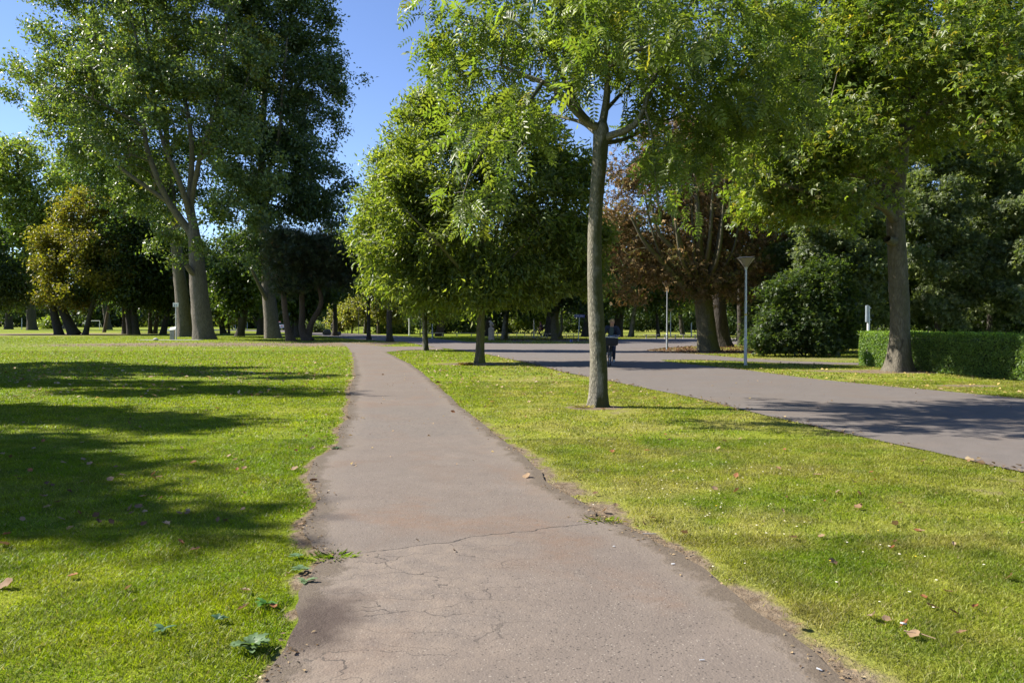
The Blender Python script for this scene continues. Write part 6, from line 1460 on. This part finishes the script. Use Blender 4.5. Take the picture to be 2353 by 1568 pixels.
edge_bits('edge_debris', 'dry straw and leaf crumbs gathered along the footpath edges', [(E_L, 1), (E_R, 1)], 2000, 0.10, 0.022, STRAW, 31, 22)
edge_bits('edge_debris', 'small dry leaves and crumbs gathered along the road edges', [(E_N, 1), (E_F, 1)], 1100, 0.16, 0.07, STRAW, 33, 45)

# daisies and yellow hawkbit in the verge
def flowers():
    rg = np.random.default_rng(77); V, T_, C, off = [], [], [], 0
    pts = [(1560, 1085), (1572, 1080), (1545, 1090), (1530, 1100), (1600, 1092), (1580, 1105), (1555, 1120), (1615, 1110), (1655, 1175), (1700, 1170), (1620, 1195), (1660, 1190), (1770, 1166), (1802, 1208), (1760, 1232), (1830, 1222), (1738, 1215), (1690, 1235), (1982, 1282), (2066, 1287), (2022, 1265), (1870, 1160), (1540, 1140), (1520, 1110)]
    for i in range(50): pts.append((rg.normal(1640, 130), rg.normal(1090, 60)))
    for i in range(35): pts.append((rg.uniform(1250, 2300), rg.uniform(960, 1450)))
    for (x, y) in pts:
        q = ground(x, y); 
        if inside(np.array([q[0]]), np.array([q[1]]), PATH)[0] or inside(np.array([q[0]]), np.array([q[1]]), ROAD)[0]: continue
        h = rg.uniform(.03, .05); r = rg.uniform(.006, .010); k = 9
        a = np.arange(k) * 2 * math.pi / k; ring = np.stack([q[0] + r * np.cos(a), q[1] + r * np.sin(a), h + 0 * a], 1)
        ctr = np.array([[q[0], q[1], h + .004]]); V.append(np.concatenate([ctr, ring])); yel = rg.random() < 0.05
        T_.append(np.array([(0, 1 + i, 1 + (i + 1) % k) for i in range(k)]) + off); off += k + 1
        col = np.tile(np.array([0.75, 0.55, 0.02] if yel else [0.8, 0.8, 0.78]), (k + 1, 1)); col[0] = (0.7, 0.5, 0.05); C.append(col)
    tag(obj('daisies', np_mesh('daisies', np.concatenate(V), np.concatenate(T_), M_DRY, tint=np.concatenate(C))), 'tiny white daisies sprinkled through the right verge', 'flowers', kind='stuff')
flowers()

# broad leaved weeds at the path edge
M_WEED = mat_leaf('weed_leaf', 0.45, 0.5, 0.3)
def rosette(px, py, n, L, label, seed, col, up=0.4, jag=True):
    rg = np.random.default_rng(seed); V, Fq, off = [], [], 0
    for i in range(n):
        a = rg.uniform(0, 6.28); l = L * rg.uniform(.55, 1.1); tilt = rg.uniform(.1, 1.0) * up; m = 8; w0 = l * rg.uniform(.13, .2)
        for j in range(m):
            t = j / (m - 1); w_ = w0 * (0.25 + 1.1 * math.sin(math.pi * min(1, 0.12 + t * 0.86))) * ((0.62 if j % 2 else 1.15) if jag else 1)
            if j == m - 1: w_ = 0.001
            rr = l * t; z = 0.015 + l * (tilt * t * 1.3 - 0.75 * tilt * t * t)
            for s, dz in ((-1, 0.25), (0, 0), (1, 0.25)):
                V.append((rr * math.cos(a) - s * w_ * math.sin(a), rr * math.sin(a) + s * w_ * math.cos(a), z + dz * w_))
        for j in range(m - 1):
            b_ = off + j * 3; Fq += [(b_, b_ + 1, b_ + 4, b_ + 3), (b_ + 1, b_ + 2, b_ + 5, b_ + 4)]
        off += m * 3
    V = np.array(V); tn = np.tile(np.array(col), (len(V), 1)) * (0.75 + 0.5 * rg.random((len(V), 1)))
    o = obj('weed', np_mesh('weed', V, np.array(Fq), M_WEED, tint=tn), None, ground(px, py)); tag(o, label, 'weed')
GG = (0.13, 0.20, 0.085)
rosette(578, 1492, 34, 0.10, 'largest blue green jagged leaved weed at the lower left path edge', 1, GG, .9)
rosette(692, 1312, 20, 0.07, 'small blue green leaf rosette touching the path edge above the dark soil', 2, GG, .5, False)
rosette(500, 1428, 8, 0.055, 'low round leaved dark green weed in the lower left grass', 3, (0.05, 0.11, 0.05), .8, False)
rosette(610, 1392, 14, 0.07, 'bright green weed tuft beside the pale leaf near the path edge', 4, (0.08, 0.19, 0.03), .6)
rosette(375, 1450, 9, 0.06, 'flat dull green weed in the lower left lawn', 5, (0.07, 0.14, 0.06), .4, False)
rosette(702, 1340, 10, 0.07, 'tiny weed at the path edge just below the small rosette', 6, GG, .5)
rosette(772, 1032, 14, 0.08, 'dull green weed growing onto the path at the kink of the left edge', 7, (0.08, 0.13, 0.06), .5)
rosette(680, 1282, 16, 0.06, 'pale clover like weed patch on the grass tongue beside the path', 8, (0.12, 0.2, 0.08), .4, False)
def tuft(px, py, n, L, label, seed, col):
    rg = np.random.default_rng(seed); m = n; p = ground(px, py); a = rg.random(m) * 6.28; r0 = rg.random(m) * .11
    b = np.stack([r0 * np.cos(a) * 1.6, r0 * np.sin(a), np.full(m, .0)], 1); d = norm(np.stack([np.cos(a), np.sin(a), rg.uniform(.2, 1.4, m)], 1))
    v, f = place(leaf_simple(0.09, 0.02, 0.35), b, d, np.tile(np.array([0, 0, 1.0]), (m, 1)), L * (0.5 + rg.random(m)))
    o = obj('grass_tuft', np_mesh('grass_tuft', v, f, M_GRASS, tint=np.repeat(tints(rg, m, col, .25), 4, 0)), None, p); tag(o, label, 'grass tuft')
tuft(1385, 1197, 170, .05, 'tuft of grass jutting onto the path at the right end of the long crack', 1, [((0.15, 0.2, 0.03), 3), ((0.34, 0.28, 0.11), 2)])
tuft(770, 1281, 150, .05, 'tongue of grass growing over the path at the left end of the long crack', 2, [((0.15, 0.23, 0.02), 3), ((0.2, 0.26, 0.04), 2)])
tuft(1340, 936, 120, .07, 'dry grass tuft at the foot of the nearest trunk', 3, [((0.34, 0.28, 0.11), 2), ((0.2, 0.2, 0.05), 1)])
tuft(1070, 838, 160, .16, 'heap of dry grass and debris at the foot of the second row tree', 4, [((0.28, 0.18, 0.08), 2), ((0.2, 0.13, 0.06), 1)])

# litter
def litter(name, px, py, mb, mat, label, cat, rz=0.0):
    q = ground(px, py); o = mb.build(name, mat, None, True, (q[0], q[1], 0.016)); o.rotation_euler = (0, 0, rz); o.scale = (.5, .5, .5); tag(o, label, cat)
M_PAPER = mat_plain('paper_white', (0.50, 0.51, 0.52), 0.8, var=.05)
litter('cigarette_butt', 1611, 1523, MB().cyl((-0.018, 0, .004), (0.018, 0, .004), .0055, n=10).cyl((0.018, 0, .004), (0.03, 0, .004), .0056, n=10), M_PAPER, 'white cigarette butt lying on the path near the bottom edge', 'cigarette butt', R(8))
litter('paper_scrap', 1410, 1259, MB().box((0, 0, .003), (.035, .02, .004), None, .001), M_PAPER, 'small white paper scrap on the path right of the crack', 'paper scrap')
litter('paper_scrap', 1546, 1300, MB().box((0, 0, .004), (.05, .022, .005), Matrix.Rotation(R(9), 4, 'X'), .001), M_PAPER, 'pale torn scrap at the right edge of the path', 'paper scrap', R(20))
litter('paper_scrap', 1882, 1545, MB().box((0, 0, .006), (.05, .03, .006), Matrix.Rotation(R(14), 4, 'Y'), .002), M_PAPER, 'crumpled grey white scrap at the bottom right path edge', 'paper scrap', R(-20))
litter('stick', 1492, 1232, MB().cyl((-0.10, 0, .012), (0.10, 0.01, .014), .009, .006, 8).cyl((0.02, 0.002, .013), (0.06, 0.05, .016), .004, .003, 6), mat_plain('bleached_wood', (0.30, 0.28, 0.25), 0.9, var=.2), 'bleached grey stick beside the right path edge', 'stick', R(-8))
litter('plastic_wrapper', 2075, 1440, MB().box((0, 0, .012), (.07, .04, .016), Matrix.Rotation(R(15), 4, 'Y'), .006), M_PAPER, 'crumpled pale wrapper in the right verge', 'wrapper', R(30))
litter('stick', 2115, 1468, MB().cyl((-0.16, 0, .02), (0.0, 0.012, .024), .007, .006, 8).cyl((0.0, 0.012, .024), (0.14, -0.02, .02), .006, .004, 8), mat_plain('tan_wood', (0.24, 0.16, 0.10), 0.9, var=.2), 'thin tan twig lying in the lower right grass', 'stick', R(-40))
